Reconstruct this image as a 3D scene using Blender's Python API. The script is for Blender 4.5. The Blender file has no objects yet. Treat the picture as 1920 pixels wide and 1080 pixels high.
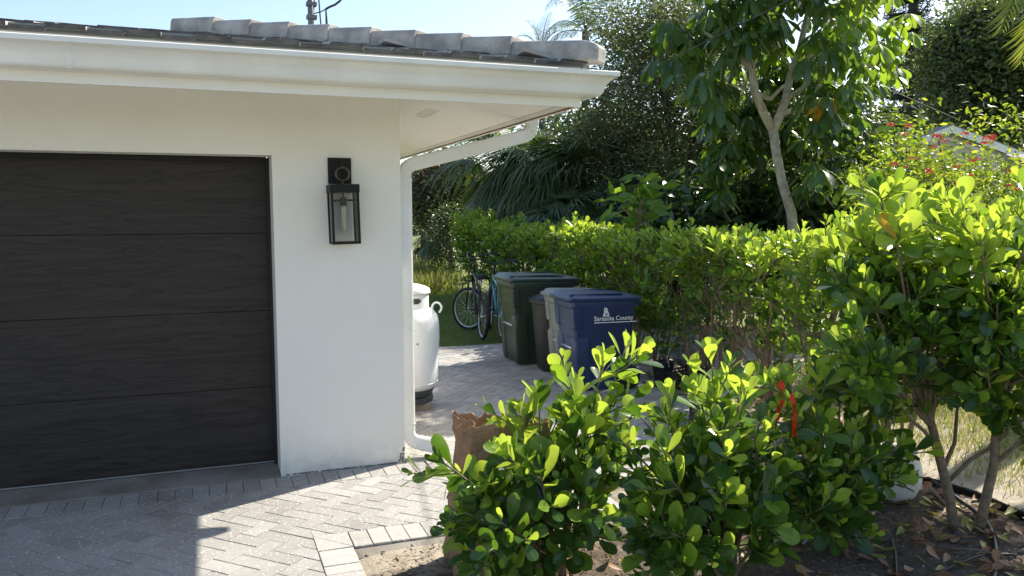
import bpy, bmesh, math, random
import numpy as np
from mathutils import Matrix, Vector, noise
random.seed(7); rng = np.random.default_rng(7)
SC = bpy.context.scene; COL = SC.collection
# ------------------------------------------------------------------ camera, sky, sun, exposure
FPX, CAMH, YAW, PITCH, ROLL = 1526.5, 1.7347, 0.3553, 0.0895, 0.0037
cy, sy, cp, sp = math.cos(YAW), math.sin(YAW), math.cos(PITCH), math.sin(PITCH)
FWD = Vector((sy*cp, cy*cp, -sp)); RGT = Vector((cy, -sy, 0)); DWN = FWD.cross(RGT)
_r = RGT*math.cos(ROLL)+DWN*math.sin(ROLL); _d = -RGT*math.sin(ROLL)+DWN*math.cos(ROLL)
RGT, DWN = _r, _d
CAM = Vector((0, 0, CAMH))
cd = bpy.data.cameras.new('camera'); cam = bpy.data.objects.new('camera', cd); COL.objects.link(cam)
cd.sensor_width = 36; cd.lens = FPX/1920*36; cd.clip_end = 2000; cd.clip_start = 0.05
M = Matrix.Identity(4)
for i in range(3):
    M[i][0] = RGT[i]; M[i][1] = -DWN[i]; M[i][2] = -FWD[i]; M[i][3] = CAM[i]
cam.matrix_world = M; SC.camera = cam
SUN_AZ, SUN_EL = math.radians(66.5), math.radians(43.7)
w = bpy.data.worlds.new('World'); SC.world = w; w.use_nodes = True
nt = w.node_tree; bg = nt.nodes['Background']
sky = nt.nodes.new('ShaderNodeTexSky'); sky.sky_type = 'NISHITA'; sky.sun_disc = False
sky.sun_elevation = SUN_EL; sky.sun_rotation = SUN_AZ; sky.dust_density = 1.2; sky.ozone_density = 1.0
nt.links.new(sky.outputs[0], bg.inputs[0]); bg.inputs[1].default_value = 0.119
sd = bpy.data.lights.new('sun', 'SUN'); sd.energy = 5.0; sd.angle = math.radians(0.55); sd.color = (1.0, 0.925, 0.79)
so = bpy.data.objects.new('sun', sd); COL.objects.link(so)
SDIR = Vector((math.sin(SUN_AZ)*math.cos(SUN_EL), math.cos(SUN_AZ)*math.cos(SUN_EL), math.sin(SUN_EL)))
so.rotation_euler = SDIR.to_track_quat('Z', 'Y').to_euler(); so.location = SDIR*40
SC.view_settings.view_transform = 'Standard'; SC.view_settings.look = 'None'
SC.view_settings.exposure = 1.0; SC.view_settings.gamma = 1; SC.view_settings.use_curve_mapping = False
SC.cycles.max_bounces = 7; SC.cycles.transparent_max_bounces = 7; SC.cycles.diffuse_bounces = 4
SC.cycles.transmission_bounces = 6; SC.cycles.use_denoising = True

# ------------------------------------------------------------------ helpers
def rayd(px, py):
    return RGT*((px-960)/FPX)+DWN*((py-540)/FPX)+FWD
def at(px, py, Y):
    d = rayd(px, py); return CAM+d*(Y/d.y)
def atx(px, py, X):
    d = rayd(px, py); return CAM+d*(X/d.x)
def atd(px, py, depth):
    return CAM+rayd(px, py)*depth
def atz(px, py, z=0.):
    d = rayd(px, py); return CAM+d*((z-CAMH)/d.z)
def U(a, b): return random.uniform(a, b)
def lerp(a, b, t): return a+(b-a)*t

class MB:
    def __init__(s): s.v = []; s.f = []
    def add(s, vs, fs):
        b = len(s.v); s.v.extend([tuple(q) for q in vs]); s.f.extend([tuple(b+i for i in f) for f in fs]); return s
    def box(s, a, b, M=None):
        (x0, y0, z0), (x1, y1, z1) = a, b
        vs = [Vector(q) for q in ((x0,y0,z0),(x1,y0,z0),(x1,y1,z0),(x0,y1,z0),(x0,y0,z1),(x1,y0,z1),(x1,y1,z1),(x0,y1,z1))]
        if M: vs = [M@q for q in vs]
        return s.add(vs, [(0,3,2,1),(4,5,6,7),(0,1,5,4),(1,2,6,5),(2,3,7,6),(3,0,4,7)])
    def prism(s, poly, z0, z1):
        n = len(poly); vs = [(x,y,z0) for x,y in poly]+[(x,y,z1) for x,y in poly]
        return s.add(vs, [tuple(range(n-1,-1,-1)), tuple(range(n,2*n))]+[(i,(i+1)%n,n+(i+1)%n,n+i) for i in range(n)])
    def loft(s, rings, cap0=True, cap1=True, closed=True):
        n = len(rings[0]); b = len(s.v)
        for r in rings: s.v.extend([tuple(q) for q in r])
        for k in range(len(rings)-1):
            for i in range(n if closed else n-1):
                j = (i+1) % n
                s.f.append((b+k*n+i, b+k*n+j, b+(k+1)*n+j, b+(k+1)*n+i))
        if cap0: s.f.append(tuple(b+i for i in range(n-1,-1,-1)))
        if cap1: s.f.append(tuple(b+(len(rings)-1)*n+i for i in range(n)))
        return s
    def tube(s, pts, rad, n=6, caps=True):
        pts = [Vector(p) for p in pts]
        if not hasattr(rad, '__len__'): rad = [rad]*len(pts)
        rings = []; up = None
        for i, p in enumerate(pts):
            t = (pts[min(i+1,len(pts)-1)]-pts[max(i-1,0)])
            if t.length < 1e-9: t = Vector((0,0,1))
            t.normalize()
            if up is None: up = t.orthogonal().normalized()
            up = (up-t*up.dot(t))
            if up.length < 1e-6: up = t.orthogonal()
            up.normalize(); b = t.cross(up)
            rings.append([p+(up*math.cos(2*math.pi*k/n)+b*math.sin(2*math.pi*k/n))*rad[i] for k in range(n)])
        return s.loft(rings, caps, caps)
    def lathe(s, prof, n=32, c=(0,0,0), cap0=True, cap1=True):
        return s.loft([[(c[0]+r*math.cos(2*math.pi*k/n), c[1]+r*math.sin(2*math.pi*k/n), c[2]+z) for k in range(n)] for r, z in prof], cap0, cap1)
    def torus(s, c, R, r, axis='y', n=32, m=8, a0=0, a1=2*math.pi):
        full = abs(a1-a0-2*math.pi) < 1e-6; rings = []
        for k in range(n+(0 if full else 1)):
            a = a0+(a1-a0)*k/n; ring = []
            for q in range(m):
                b = 2*math.pi*q/m; rr = R+r*math.cos(b); h = r*math.sin(b)
                p = {'y': (rr*math.cos(a), h, rr*math.sin(a)), 'z': (rr*math.cos(a), rr*math.sin(a), h), 'x': (h, rr*math.cos(a), rr*math.sin(a))}[axis]
                ring.append((c[0]+p[0], c[1]+p[1], c[2]+p[2]))
            rings.append(ring)
        if full: rings.append(rings[0])
        return s.loft(rings, not full, not full)
    def build(s, name, mt, parent=None, smooth=False, local=False):
        me = bpy.data.meshes.new(name); me.from_pydata(s.v, [], s.f); me.validate()
        bm = bmesh.new(); bm.from_mesh(me); bmesh.ops.recalc_face_normals(bm, faces=bm.faces); bm.to_mesh(me); bm.free()
        if mt: me.materials.append(mt)
        if smooth is not False:
            for p in me.polygons: p.use_smooth = True
            if smooth is not True and smooth:
                me.set_sharp_from_angle(angle=math.radians(smooth))
        return put(name, me, parent, local)
def put(name, me, parent=None, local=False):
    o = bpy.data.objects.new(name, me); COL.objects.link(o)
    if parent: par(o, parent, local)
    return o
def par(o, parent, local=False):
    o.parent = parent
    if not local: o.matrix_parent_inverse = WM(parent).inverted()
def WM(o):
    m = o.matrix_basis.copy()
    if o.parent: m = WM(o.parent)@o.matrix_parent_inverse@m
    return m
def thing(name, label, cat, loc=(0,0,0), rz=0, group=None):
    o = bpy.data.objects.new(name, None); COL.objects.link(o); o.empty_display_size = .1
    o.location = loc; o.rotation_euler = (0,0,rz); return tag(o, label, cat, group)
def tag(o, label=None, cat=None, group=None, kind=None):
    if label: o['label'] = label
    if cat: o['category'] = cat
    if group: o['group'] = group
    if kind: o['kind'] = kind
    return o
def bevel(o, wd=.004, seg=2):
    m = o.modifiers.new('bevel', 'BEVEL'); m.width = wd; m.segments = seg; m.limit_method = 'ANGLE'; m.angle_limit = math.radians(35); return o

# ------------------------------------------------------------------ materials
def newmat(name):
    m = bpy.data.materials.new(name); m.use_nodes = True; t = m.node_tree
    return m, t, t.nodes['Principled BSDF'], (lambda k: t.nodes.new('ShaderNode'+k)), t.links.new
def ramp(N, L, src, stops):
    r = N('ValToRGB'); L(src, r.inputs[0]); e = r.color_ramp.elements
    while len(e) < len(stops): e.new(.5)
    for q, (p, c) in zip(e, stops): q.position = p; q.color = (*c, 1) if len(c) == 3 else c
    return r.outputs[0]
def mixc(N, L, fac, a, b, mode='MIX'):
    m = N('Mix'); m.data_type = 'RGBA'; m.blend_type = mode
    for s, v in ((m.inputs[0], fac), (m.inputs[6], a), (m.inputs[7], b)):
        if hasattr(v, 'links'): L(v, s)
        elif isinstance(v, (int, float)): s.default_value = v
        else: s.default_value = (*v, 1)
    return m.outputs[2]
def noi(N, L, scale, detail=4, rough=.55, stretch=None, coord='Object'):
    tc = N('TexCoord'); n = N('TexNoise'); n.inputs['Scale'].default_value = scale; n.inputs['Detail'].default_value = detail; n.inputs['Roughness'].default_value = rough
    if coord == 'World':
        g = N('NewGeometry'); v = g.outputs['Position']
    else: v = tc.outputs[coord]
    if stretch:
        mp = N('Mapping'); mp.inputs['Scale'].default_value = stretch; L(v, mp.inputs[0]); v = mp.outputs[0]
    L(v, n.inputs['Vector']); return n.outputs[0]
def rnd(N, L):
    oi = N('ObjectInfo'); g = N('NewGeometry'); a = N('Math'); a.operation = 'ADD'
    L(oi.outputs['Random'], a.inputs[0]); L(g.outputs['Random Per Island'], a.inputs[1])
    f = N('Math'); f.operation = 'FRACT'; L(a.outputs[0], f.inputs[0]); return f.outputs[0]
def plain(name, c, rough=.5, metal=0, c2=None, ns=6, bump=0, bs=60, spec=.5, detail=4, coat=0, stretch=None, world=True):
    m, t, b, N, L = newmat(name); b.inputs['Roughness'].default_value = rough; b.inputs['Metallic'].default_value = metal
    b.inputs['Specular IOR Level'].default_value = spec; b.inputs['Base Color'].default_value = (*c, 1); b.inputs['Coat Weight'].default_value = coat
    cd_ = 'World' if world else 'Object'
    if c2:
        f = ramp(N, L, noi(N, L, ns, detail, .6, stretch, cd_), [(.35,(0,0,0)),(.65,(1,1,1))])
        L(mixc(N, L, f, c, c2), b.inputs['Base Color'])
    if bump:
        bp = N('Bump'); bp.inputs['Strength'].default_value = bump; bp.inputs['Distance'].default_value = .01
        L(noi(N, L, bs, 5, .6, stretch, cd_), bp.inputs['Height']); L(bp.outputs[0], b.inputs['Normal'])
    return m
def leafmat(name, c1, c2, tr, trans=.4, rough=.36, rib=True, spec=.5):
    m, t, b, N, L = newmat(name); r = rnd(N, L)
    col = mixc(N, L, r, c1, c2); bl_ = ramp(N, L, noi(N, L, 34, 3, .6, None, 'World'), [(.3,(.72,.72,.72)),(.55,(1,1,1)),(.75,(1.22,1.15,1.05))]); col = mixc(N, L, 1, col, bl_, 'MULTIPLY'); tcol = mixc(N, L, r, tr, tuple(x*.75 for x in tr))
    if rib:
        uv = N('UVMap'); s = N('SeparateXYZ'); L(uv.outputs[0], s.inputs[0])
        d = N('Math'); d.operation = 'SUBTRACT'; d.inputs[1].default_value = .5; L(s.outputs[0], d.inputs[0])
        a = N('Math'); a.operation = 'ABSOLUTE'; L(d.outputs[0], a.inputs[0])
        k = N('Math'); k.operation = 'LESS_THAN'; k.inputs[1].default_value = .035; L(a.outputs[0], k.inputs[0])
        k2 = N('Math'); k2.operation = 'MULTIPLY'; k2.inputs[1].default_value = .3; L(k.outputs[0], k2.inputs[0])
        col = mixc(N, L, k2.outputs[0], col, tuple(min(1, x*2.2+.05) for x in c2))
    L(col, b.inputs['Base Color']); b.inputs['Roughness'].default_value = rough; b.inputs['Specular IOR Level'].default_value = spec
    tl = N('BsdfTranslucent'); L(tcol, tl.inputs[0]); mx = N('MixShader'); mx.inputs[0].default_value = trans
    L(b.outputs[0], mx.inputs[1]); L(tl.outputs[0], mx.inputs[2]); L(mx.outputs[0], t.nodes['Material Output'].inputs[0]); return m
MT = {}
def build_materials():
    # stucco
    m, t, b, N, L = newmat('stucco'); MT['stucco'] = m
    n = noi(N, L, 1.3, 5, .6, None, 'World'); L(ramp(N, L, n, [(.3,(.85,.815,.75)),(.7,(.89,.86,.80))]), b.inputs['Base Color'])
    wallcol = b.inputs['Base Color'].links[0].from_socket; gp = N('NewGeometry'); sx = N('SeparateXYZ'); L(gp.outputs['Position'], sx.inputs[0]); hm = N('MapRange'); hm.inputs[1].default_value = 0; hm.inputs[2].default_value = .22; hm.inputs[3].default_value = .62; hm.inputs[4].default_value = .0; L(sx.outputs[2], hm.inputs[0])
    ml = N('Math'); ml.operation = 'MULTIPLY'; L(hm.outputs[0], ml.inputs[0]); L(ramp(N, L, noi(N, L, 9, 6, .7, None, 'World'), [(.4,(0,0,0)),(.75,(1,1,1))]), ml.inputs[1]); L(mixc(N, L, ml.outputs[0], wallcol, (.40,.36,.31)), b.inputs['Base Color'])
    b.inputs['Roughness'].default_value = .9; bp = N('Bump'); bp.inputs['Strength'].default_value = .6; bp.inputs['Distance'].default_value = .005
    L(noi(N, L, 140, 4, .7, None, 'World'), bp.inputs['Height']); L(bp.outputs[0], b.inputs['Normal'])
    # garage door: dark stain with wavy streaks
    m, t, b, N, L = newmat('door_paint'); MT['door'] = m
    g = N('NewGeometry'); mp = N('Mapping'); mp.inputs['Scale'].default_value = (1.0, 1, 13); L(g.outputs['Position'], mp.inputs[0])
    n1 = N('TexNoise'); n1.inputs['Scale'].default_value = 1.3; n1.inputs['Detail'].default_value = 3; n1.inputs['Distortion'].default_value = .7; L(mp.outputs[0], n1.inputs['Vector'])
    st = ramp(N, L, n1.outputs[0], [(.40,(1.15,1.15,1.15)),(.47,(.45,.45,.45)),(.50,(.32,.32,.32)),(.512,(1.1,1.1,1.1)),(.58,(.8,.8,.8)),(.62,(.5,.5,.5)),(.63,(1.1,1.1,1.1))])
    fine = noi(N, L, 9, 6, .7, (2.5, 1, 45), 'World')
    base = ramp(N, L, fine, [(.3,(.030,.0235,.0205)),(.7,(.047,.038,.0335))])
    L(mixc(N, L, .72, base, st, 'MULTIPLY'), b.inputs['Base Color'])
    L(ramp(N, L, st, [(0,(.36,)*3),(1,(.52,)*3)]), b.inputs['Roughness']); b.inputs['Specular IOR Level'].default_value = .28
    bp = N('Bump'); bp.inputs['Strength'].default_value = .3; bp.inputs['Distance'].default_value = .003; L(noi(N, L, 30, 5, .7, (1.5,1,12), 'World'), bp.inputs['Height']); L(bp.outputs[0], b.inputs['Normal'])
    # pavers
    for nm, ca, cb in (('paver', (.275,.265,.25), (.36,.35,.335)), ('paver_edge', (.33,.32,.30), (.42,.41,.39))):
        m, t, b, N, L = newmat(nm); MT[nm] = m; r = rnd(N, L)
        c0 = mixc(N, L, r, ca, cb)
        big = ramp(N, L, noi(N, L, 1.1, 4, .6, None, 'World'), [(.3,(.72,.70,.67)),(.45,(.97,.97,.97)),(.7,(1.12,1.12,1.12))]); c0 = mixc(N, L, 1, c0, big, 'MULTIPLY')
        gr = ramp(N, L, noi(N, L, 260, 3, .8, None, 'World'), [(.3,(.72,.72,.72)),(.7,(1.2,1.2,1.2))]); c0 = mixc(N, L, .7, c0, gr, 'MULTIPLY')
        sp_ = ramp(N, L, noi(N, L, 60, 2, .5, None, 'World'), [(.63,(0,0,0)),(.68,(1,1,1))]); c0 = mixc(N, L, sp_, c0, (.70,.69,.66))
        dk = ramp(N, L, noi(N, L, 38, 4, .6, None, 'World'), [(.3,(1,1,1)),(.36,(0,0,0))]); k = N('Math'); k.operation='MULTIPLY'; k.inputs[1].default_value=.45; L(dk, k.inputs[0]); c0 = mixc(N, L, k.outputs[0], c0, (.13,.12,.11))
        L(c0, b.inputs['Base Color']); b.inputs['Roughness'].default_value = .85
        bp = N('Bump'); bp.inputs['Strength'].default_value = .5; bp.inputs['Distance'].default_value = .003; L(noi(N, L, 170, 4, .7, None, 'World'), bp.inputs['Height']); L(bp.outputs[0], b.inputs['Normal'])
    MT['joint'] = plain('joint_sand', (.15,.14,.125), .95, c2=(.25,.235,.21), ns=25, bump=.4, bs=150)
    MT['concrete'] = plain('concrete', (.30,.28,.25), .9, c2=(.2,.17,.14), ns=3.5, bump=.35, bs=90)
    MT['tile'] = plain('roof_tile', (.30,.285,.27), .85, c2=(.42,.40,.375), ns=5, bump=.4, bs=60, world=True)
    MT['tile_cap'] = plain('hip_cap', (.27,.255,.24), .85, c2=(.47,.445,.41), ns=7, bump=.35, bs=70)
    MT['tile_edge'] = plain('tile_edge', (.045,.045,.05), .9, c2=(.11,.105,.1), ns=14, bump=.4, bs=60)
    MT['mortar'] = plain('mortar', (.22,.2,.185), .95, bump=.5, bs=40)
    MT['white'] = plain('white_metal', (.81,.805,.78), .34, spec=.5, c2=(.73,.72,.69), ns=3.2, detail=8)
    MT['whitepaint'] = plain('white_paint', (.84,.815,.765), .6, c2=(.80,.77,.715), ns=2.5)
    MT['gap'] = plain('soffit_gap', (.13,.075,.045), .8)
    MT['black'] = plain('black_metal', (.008,.008,.009), .55, c2=(.014,.014,.014), ns=20, spec=.25)
    MT['bronze'] = plain('aged_ring', (.10,.085,.07), .45, metal=.6)
    MT['rubber'] = plain('rubber', (.014,.014,.014), .7)
    MT['alu'] = plain('aluminium', (.55,.55,.55), .35, metal=.9)
    m, t, b, N, L = newmat('clear_glass'); MT['glass'] = m
    b.inputs['Base Color'].default_value = (1,1,1,1); b.inputs['Roughness'].default_value = .02; b.inputs['IOR'].default_value = 1.45
    tr = N('BsdfTransparent'); tr.inputs[0].default_value = (.97,.98,.975,1); gl = N('BsdfGlossy'); gl.inputs['Roughness'].default_value = .03; mx = N('MixShader'); fr = N('Fresnel'); fr.inputs[0].default_value = 1.3
    L(fr.outputs[0], mx.inputs[0]); L(tr.outputs[0], mx.inputs[1]); L(gl.outputs[0], mx.inputs[2]); L(mx.outputs[0], t.nodes['Material Output'].inputs[0])
    MT['bulb'] = plain('frosted_bulb', (.46,.40,.31), .15)
    MT['tank'] = plain('tank_paint', (.86,.87,.86), .42, c2=(.80,.81,.81), ns=3, bump=.08, bs=30)
    # tank chips
    m = MT['tank']; t = m.node_tree; b = t.nodes['Principled BSDF']; N = lambda k: t.nodes.new('ShaderNode'+k); L = t.links.new
    old = b.inputs['Base Color'].links[0].from_socket
    ch = ramp(N, L, noi(N, L, 17, 3, .6, None, 'World'), [(.69,(0,0,0)),(.71,(1,1,1))]); L(mixc(N, L, ch, old, (.18,.14,.12)), b.inputs['Base Color'])
    MT['tankbase'] = plain('tank_foot', (.035,.04,.045), .6, c2=(.06,.06,.06), ns=15)
    MT['rust'] = plain('rust', (.30,.12,.05), .85)
    MT['block'] = plain('block', (.24,.19,.14), .95, bump=.5, bs=80)
    MT['binblue'] = plain('blue_plastic', (.015,.033,.105), .42, c2=(.022,.045,.125), ns=5, bump=.06, bs=200)
    MT['bingreen'] = plain('green_plastic', (.020,.036,.026), .45, c2=(.03,.048,.034), ns=6, bump=.06, bs=200)
    MT['binlidgreen'] = plain('green_lid', (.018,.045,.042), .4, c2=(.025,.055,.05), ns=6)
    MT['binblack'] = plain('black_plastic', (.009,.010,.0135), .5, c2=(.015,.016,.02), ns=9, bump=.3, bs=120)
    MT['bingrey'] = plain('grey_plastic', (.19,.215,.215), .5, c2=(.15,.17,.17), ns=5)
    MT['print'] = plain('white_print', (.75,.77,.78), .5)
    MT['teal'] = plain('teal_paint', (.06,.30,.36), .3, coat=.4)
    MT['bikeblack'] = plain('bike_paint', (.022,.023,.026), .35)
    MT['chrome'] = plain('chrome', (.6,.6,.6), .2, metal=1)
    m, t, b, N, L = newmat('kraft_paper'); MT['kraft'] = m
    n = noi(N, L, 9, 5, .65, None, 'World'); c = ramp(N, L, n, [(.3,(.34,.215,.115)),(.7,(.48,.33,.2))]); L(c, b.inputs['Base Color']); b.inputs['Roughness'].default_value = .85
    bp = N('Bump'); bp.inputs['Strength'].default_value = .9; bp.inputs['Distance'].default_value = .03; L(noi(N, L, 19, 5, .6, None, 'World'), bp.inputs['Height']); L(bp.outputs[0], b.inputs['Normal'])
    tl = N('BsdfTranslucent'); tl.inputs[0].default_value = (.5,.24,.09,1); mx = N('MixShader'); mx.inputs[0].default_value = .22
    L(b.outputs[0], mx.inputs[1]); L(tl.outputs[0], mx.inputs[2]); L(mx.outputs[0], t.nodes['Material Output'].inputs[0])
    m, t, b, N, L = newmat('red_ribbon'); MT['ribbon'] = m; b.inputs['Base Color'].default_value = (.75,.03,.01,1); b.inputs['Roughness'].default_value = .35
    tl = N('BsdfTranslucent'); tl.inputs[0].default_value = (.9,.06,.02,1); mx = N('MixShader'); mx.inputs[0].default_value = .45
    L(b.outputs[0], mx.inputs[1]); L(tl.outputs[0], mx.inputs[2]); L(mx.outputs[0], t.nodes['Material Output'].inputs[0])
    MT['bark'] = plain('shrub_bark', (.27,.20,.13), .9, c2=(.16,.12,.08), ns=35, bump=.7, bs=80)
    MT['greenstem'] = plain('green_stem', (.16,.20,.05), .6, c2=(.14,.13,.05), ns=10)
    MT['palebark'] = plain('pale_bark', (.62,.56,.45), .9, c2=(.36,.30,.22), ns=13, bump=.8, bs=26, stretch=(1,1,.8))
    MT['darkbark'] = plain('dark_bark', (.09,.075,.06), .95, c2=(.055,.045,.035), ns=8, bump=.8, bs=20)
    # ground mix from painted mesh attribute (soil / sand / grass are real materials of the place)
    m, t, b, N, L = newmat('bed_soil'); MT['bed'] = m
    at_ = N('Attribute'); at_.attribute_name = 'sand'
    soil = ramp(N, L, noi(N, L, 26, 8, .75, None, 'World'), [(.25,(.04,.03,.022)),(.5,(.105,.078,.056)),(.75,(.22,.175,.13))])
    sand = ramp(N, L, noi(N, L, 12, 8, .7, None, 'World'), [(.3,(.30,.255,.19)),(.7,(.46,.41,.33))])
    a = N('Math'); a.operation = 'MULTIPLY_ADD'; a.inputs[1].default_value = .9; L(noi(N, L, 7, 6, .7, None, 'World'), a.inputs[0])
    s2 = N('Math'); s2.operation = 'SUBTRACT'; s2.inputs[1].default_value = .45; L(at_.outputs['Fac'], s2.inputs[0]); L(s2.outputs[0], a.inputs[2])
    fac = ramp(N, L, a.outputs[0], [(.35,(0,0,0)),(.6,(1,1,1))])
    L(mixc(N, L, fac, soil, sand), b.inputs['Base Color']); b.inputs['Roughness'].default_value = .95
    bp = N('Bump'); bp.inputs['Strength'].default_value = .9; bp.inputs['Distance'].default_value = .015; L(noi(N, L, 55, 8, .75, None, 'World'), bp.inputs['Height']); L(bp.outputs[0], b.inputs['Normal'])
    MT['lawn'] = plain('lawn_soil', (.09,.13,.025), .95, c2=(.17,.18,.05), ns=.8, bump=.6, bs=30)
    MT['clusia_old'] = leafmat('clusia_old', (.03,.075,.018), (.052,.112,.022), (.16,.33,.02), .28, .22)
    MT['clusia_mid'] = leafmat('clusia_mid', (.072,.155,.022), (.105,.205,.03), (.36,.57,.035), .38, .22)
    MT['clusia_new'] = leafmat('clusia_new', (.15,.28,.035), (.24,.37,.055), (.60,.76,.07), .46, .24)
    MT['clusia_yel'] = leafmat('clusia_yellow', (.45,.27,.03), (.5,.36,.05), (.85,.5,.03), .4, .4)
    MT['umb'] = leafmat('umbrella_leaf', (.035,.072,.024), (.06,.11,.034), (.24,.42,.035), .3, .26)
    MT['umb_lit'] = leafmat('umbrella_leaf_lit', (.07,.16,.02), (.11,.2,.03), (.42,.62,.04), .4, .3)  # lighter copy of the umbrella leaf, sunlight put into its colour
    MT['orange'] = leafmat('orange_leaf', (.5,.22,.02), (.55,.3,.03), (.9,.42,.03), .45, .4)
    MT['oak'] = leafmat('oak_leaf', (.062,.086,.036), (.12,.145,.065), (.22,.28,.07), .28, .34, False)
    MT['oak_tip'] = leafmat('oak_tip', (.2,.185,.1), (.3,.27,.15), (.3,.28,.08), .3, .5, False)
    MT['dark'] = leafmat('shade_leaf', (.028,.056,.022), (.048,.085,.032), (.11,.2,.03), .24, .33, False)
    MT['palm'] = leafmat('palm_blade', (.065,.10,.045), (.115,.155,.07), (.16,.28,.04), .25, .36, False)
    MT['palm_dry'] = leafmat('dry_blade', (.16,.115,.065), (.25,.19,.11), (.3,.2,.08), .2, .7, False)
    MT['palm_lit'] = leafmat('frond_leaf', (.08,.15,.02), (.13,.2,.03), (.5,.55,.05), .4, .35, False)
    MT['brown'] = leafmat('dead_leaf', (.10,.06,.04), (.2,.12,.08), (.25,.13,.06), .2, .7, False)
    MT['ixora'] = leafmat('ixora_leaf', (.05,.115,.018), (.09,.17,.028), (.38,.52,.03), .36, .28, False)
    MT['ixora_new'] = leafmat('ixora_new', (.16,.25,.03), (.24,.3,.04), (.6,.68,.05), .45, .3, False)
    MT['red'] = leafmat('red_petal', (.5,.05,.05), (.62,.12,.08), (.75,.14,.09), .4, .5, False)
    MT['far'] = leafmat('far_leaf', (.085,.12,.04), (.14,.175,.065), (.25,.34,.05), .3, .45, False)
    MT['pine'] = leafmat('pine_leaf', (.02,.04,.022), (.035,.06,.03), (.06,.10,.03), .15, .5, False)
    MT['grass'] = leafmat('grass_blade', (.06,.12,.015), (.13,.19,.03), (.3,.42,.04), .35, .45, False)
    MT['drygrass'] = leafmat('dry_grass', (.28,.24,.08), (.2,.22,.06), (.5,.45,.12), .35, .6, False)
    MT['litter'] = leafmat('litter_leaf', (.16,.07,.03), (.40,.23,.13), (.4,.18,.06), .15, .6)
    MT['litter2'] = leafmat('litter_leaf_yellow', (.42,.36,.09), (.30,.32,.08), (.5,.42,.1), .2, .5)
    MT['chip'] = leafmat('mulch_chip', (.05,.035,.025), (.30,.24,.18), (.05,.04,.03), .02, .85, False)
    MT['black_plastic'] = plain('black_poly', (.012,.012,.012), .5)
    MT['grey_bag'] = plain('grey_film', (.16,.15,.14), .35, c2=(.45,.42,.38), ns=14, bump=.9, bs=18)
    MT['wire'] = plain('wire', (.03,.032,.035), .6)
    MT['mast'] = plain('mast', (.16,.16,.17), .5, metal=.6)
    MT['shingle'] = plain('shingle', (.30,.28,.26), .9, c2=(.2,.19,.18), ns=3, bump=.6, bs=30)
    MT['farwhite'] = plain('far_white', (.75,.75,.74), .6)
    MT['farwall'] = plain('far_wall', (.52,.50,.45), .8)
    MT['pot'] = plain('white_pot', (.72,.71,.69), .5, c2=(.6,.59,.56), ns=9)
build_materials()
# ------------------------------------------------------------------ ground
WY, WX = 5.52, 1.238            # front wall plane, corner of the house
me = bpy.data.meshes.new('ground'); me.from_pydata([(-300,-60,-.07),(400,-60,-.07),(400,600,-.07),(-300,600,-.07)], [], [(0,1,2,3)]); me.materials.append(MT['lawn'])
tag(put('ground', me), kind='structure')
def nz(x, y, s): return noise.noise(Vector((x*s, y*s, 3.1)))
PATH = [(1.24,4.39),(2.15,4.39),(2.9,4.9),(3.6,5.6),(4.2,6.5),(4.42,7.3),(4.4,10.3),(1.24,10.3)]
def inpoly(x, y, poly):
    c = False; n = len(poly)
    for i in range(n):
        x0, y0 = poly[i]; x1, y1 = poly[(i+1) % n]
        if (y0 > y) != (y1 > y) and x < (x1-x0)*(y-y0)/(y1-y0)+x0: c = not c
    return c
# planting bed: one uneven sheet of soil and sand
def bedz(x, y):
    z = -.03+.018*nz(x,y,1.7)+.012*nz(x,y,6)+.006*nz(x,y,17)
    if x > 1.6: z += .02*min(1,(x-1.6)/.6)
    return z
xs = np.arange(.4, 7.6, .05); ys = np.arange(1.2, 11, .05)
vs = []; sand = []
for y in ys:
    for x in xs:
        z = bedz(x, y)
        if inpoly(x, y, PATH) or (x < 2.2 and y > 4.2) or x < .68: z = -.055
        else:
            if x < 1.25 and y > 3.9: z = min(z, -.03)
        if y > 10.2 and x < 5.6: z = -.1
        vs.append((x, y, z))
        d = 4.12+max(0, (3.9-y))*.32-.05    # edging line
        sm = lambda v, a_, b_: max(0., min(1., (v-a_)/(b_-a_)))
        s = .1+.8*sm(-x,-1.9,-1.2)*sm(y,3.86,4.10)+.6*sm(x,d,d+.12)+.45*sm(y,3.5,4.0)*sm(-x,-3.0,-2.4)*(1-sm(y,4.3,5.2))
        s = min(1, s+.25*nz(x,y,2))
        sand.append(s)
nx = len(xs); fs = [(j*nx+i, j*nx+i+1, (j+1)*nx+i+1, (j+1)*nx+i) for j in range(len(ys)-1) for i in range(nx-1)]
me = bpy.data.meshes.new('planting_bed'); me.from_pydata(vs, [], fs); me.materials.append(MT['bed'])
a = me.attributes.new('sand', 'FLOAT', 'POINT'); a.data.foreach_set('value', sand)
for p in me.polygons: p.use_smooth = True
tag(put('planting_bed', me), kind='structure')

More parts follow.
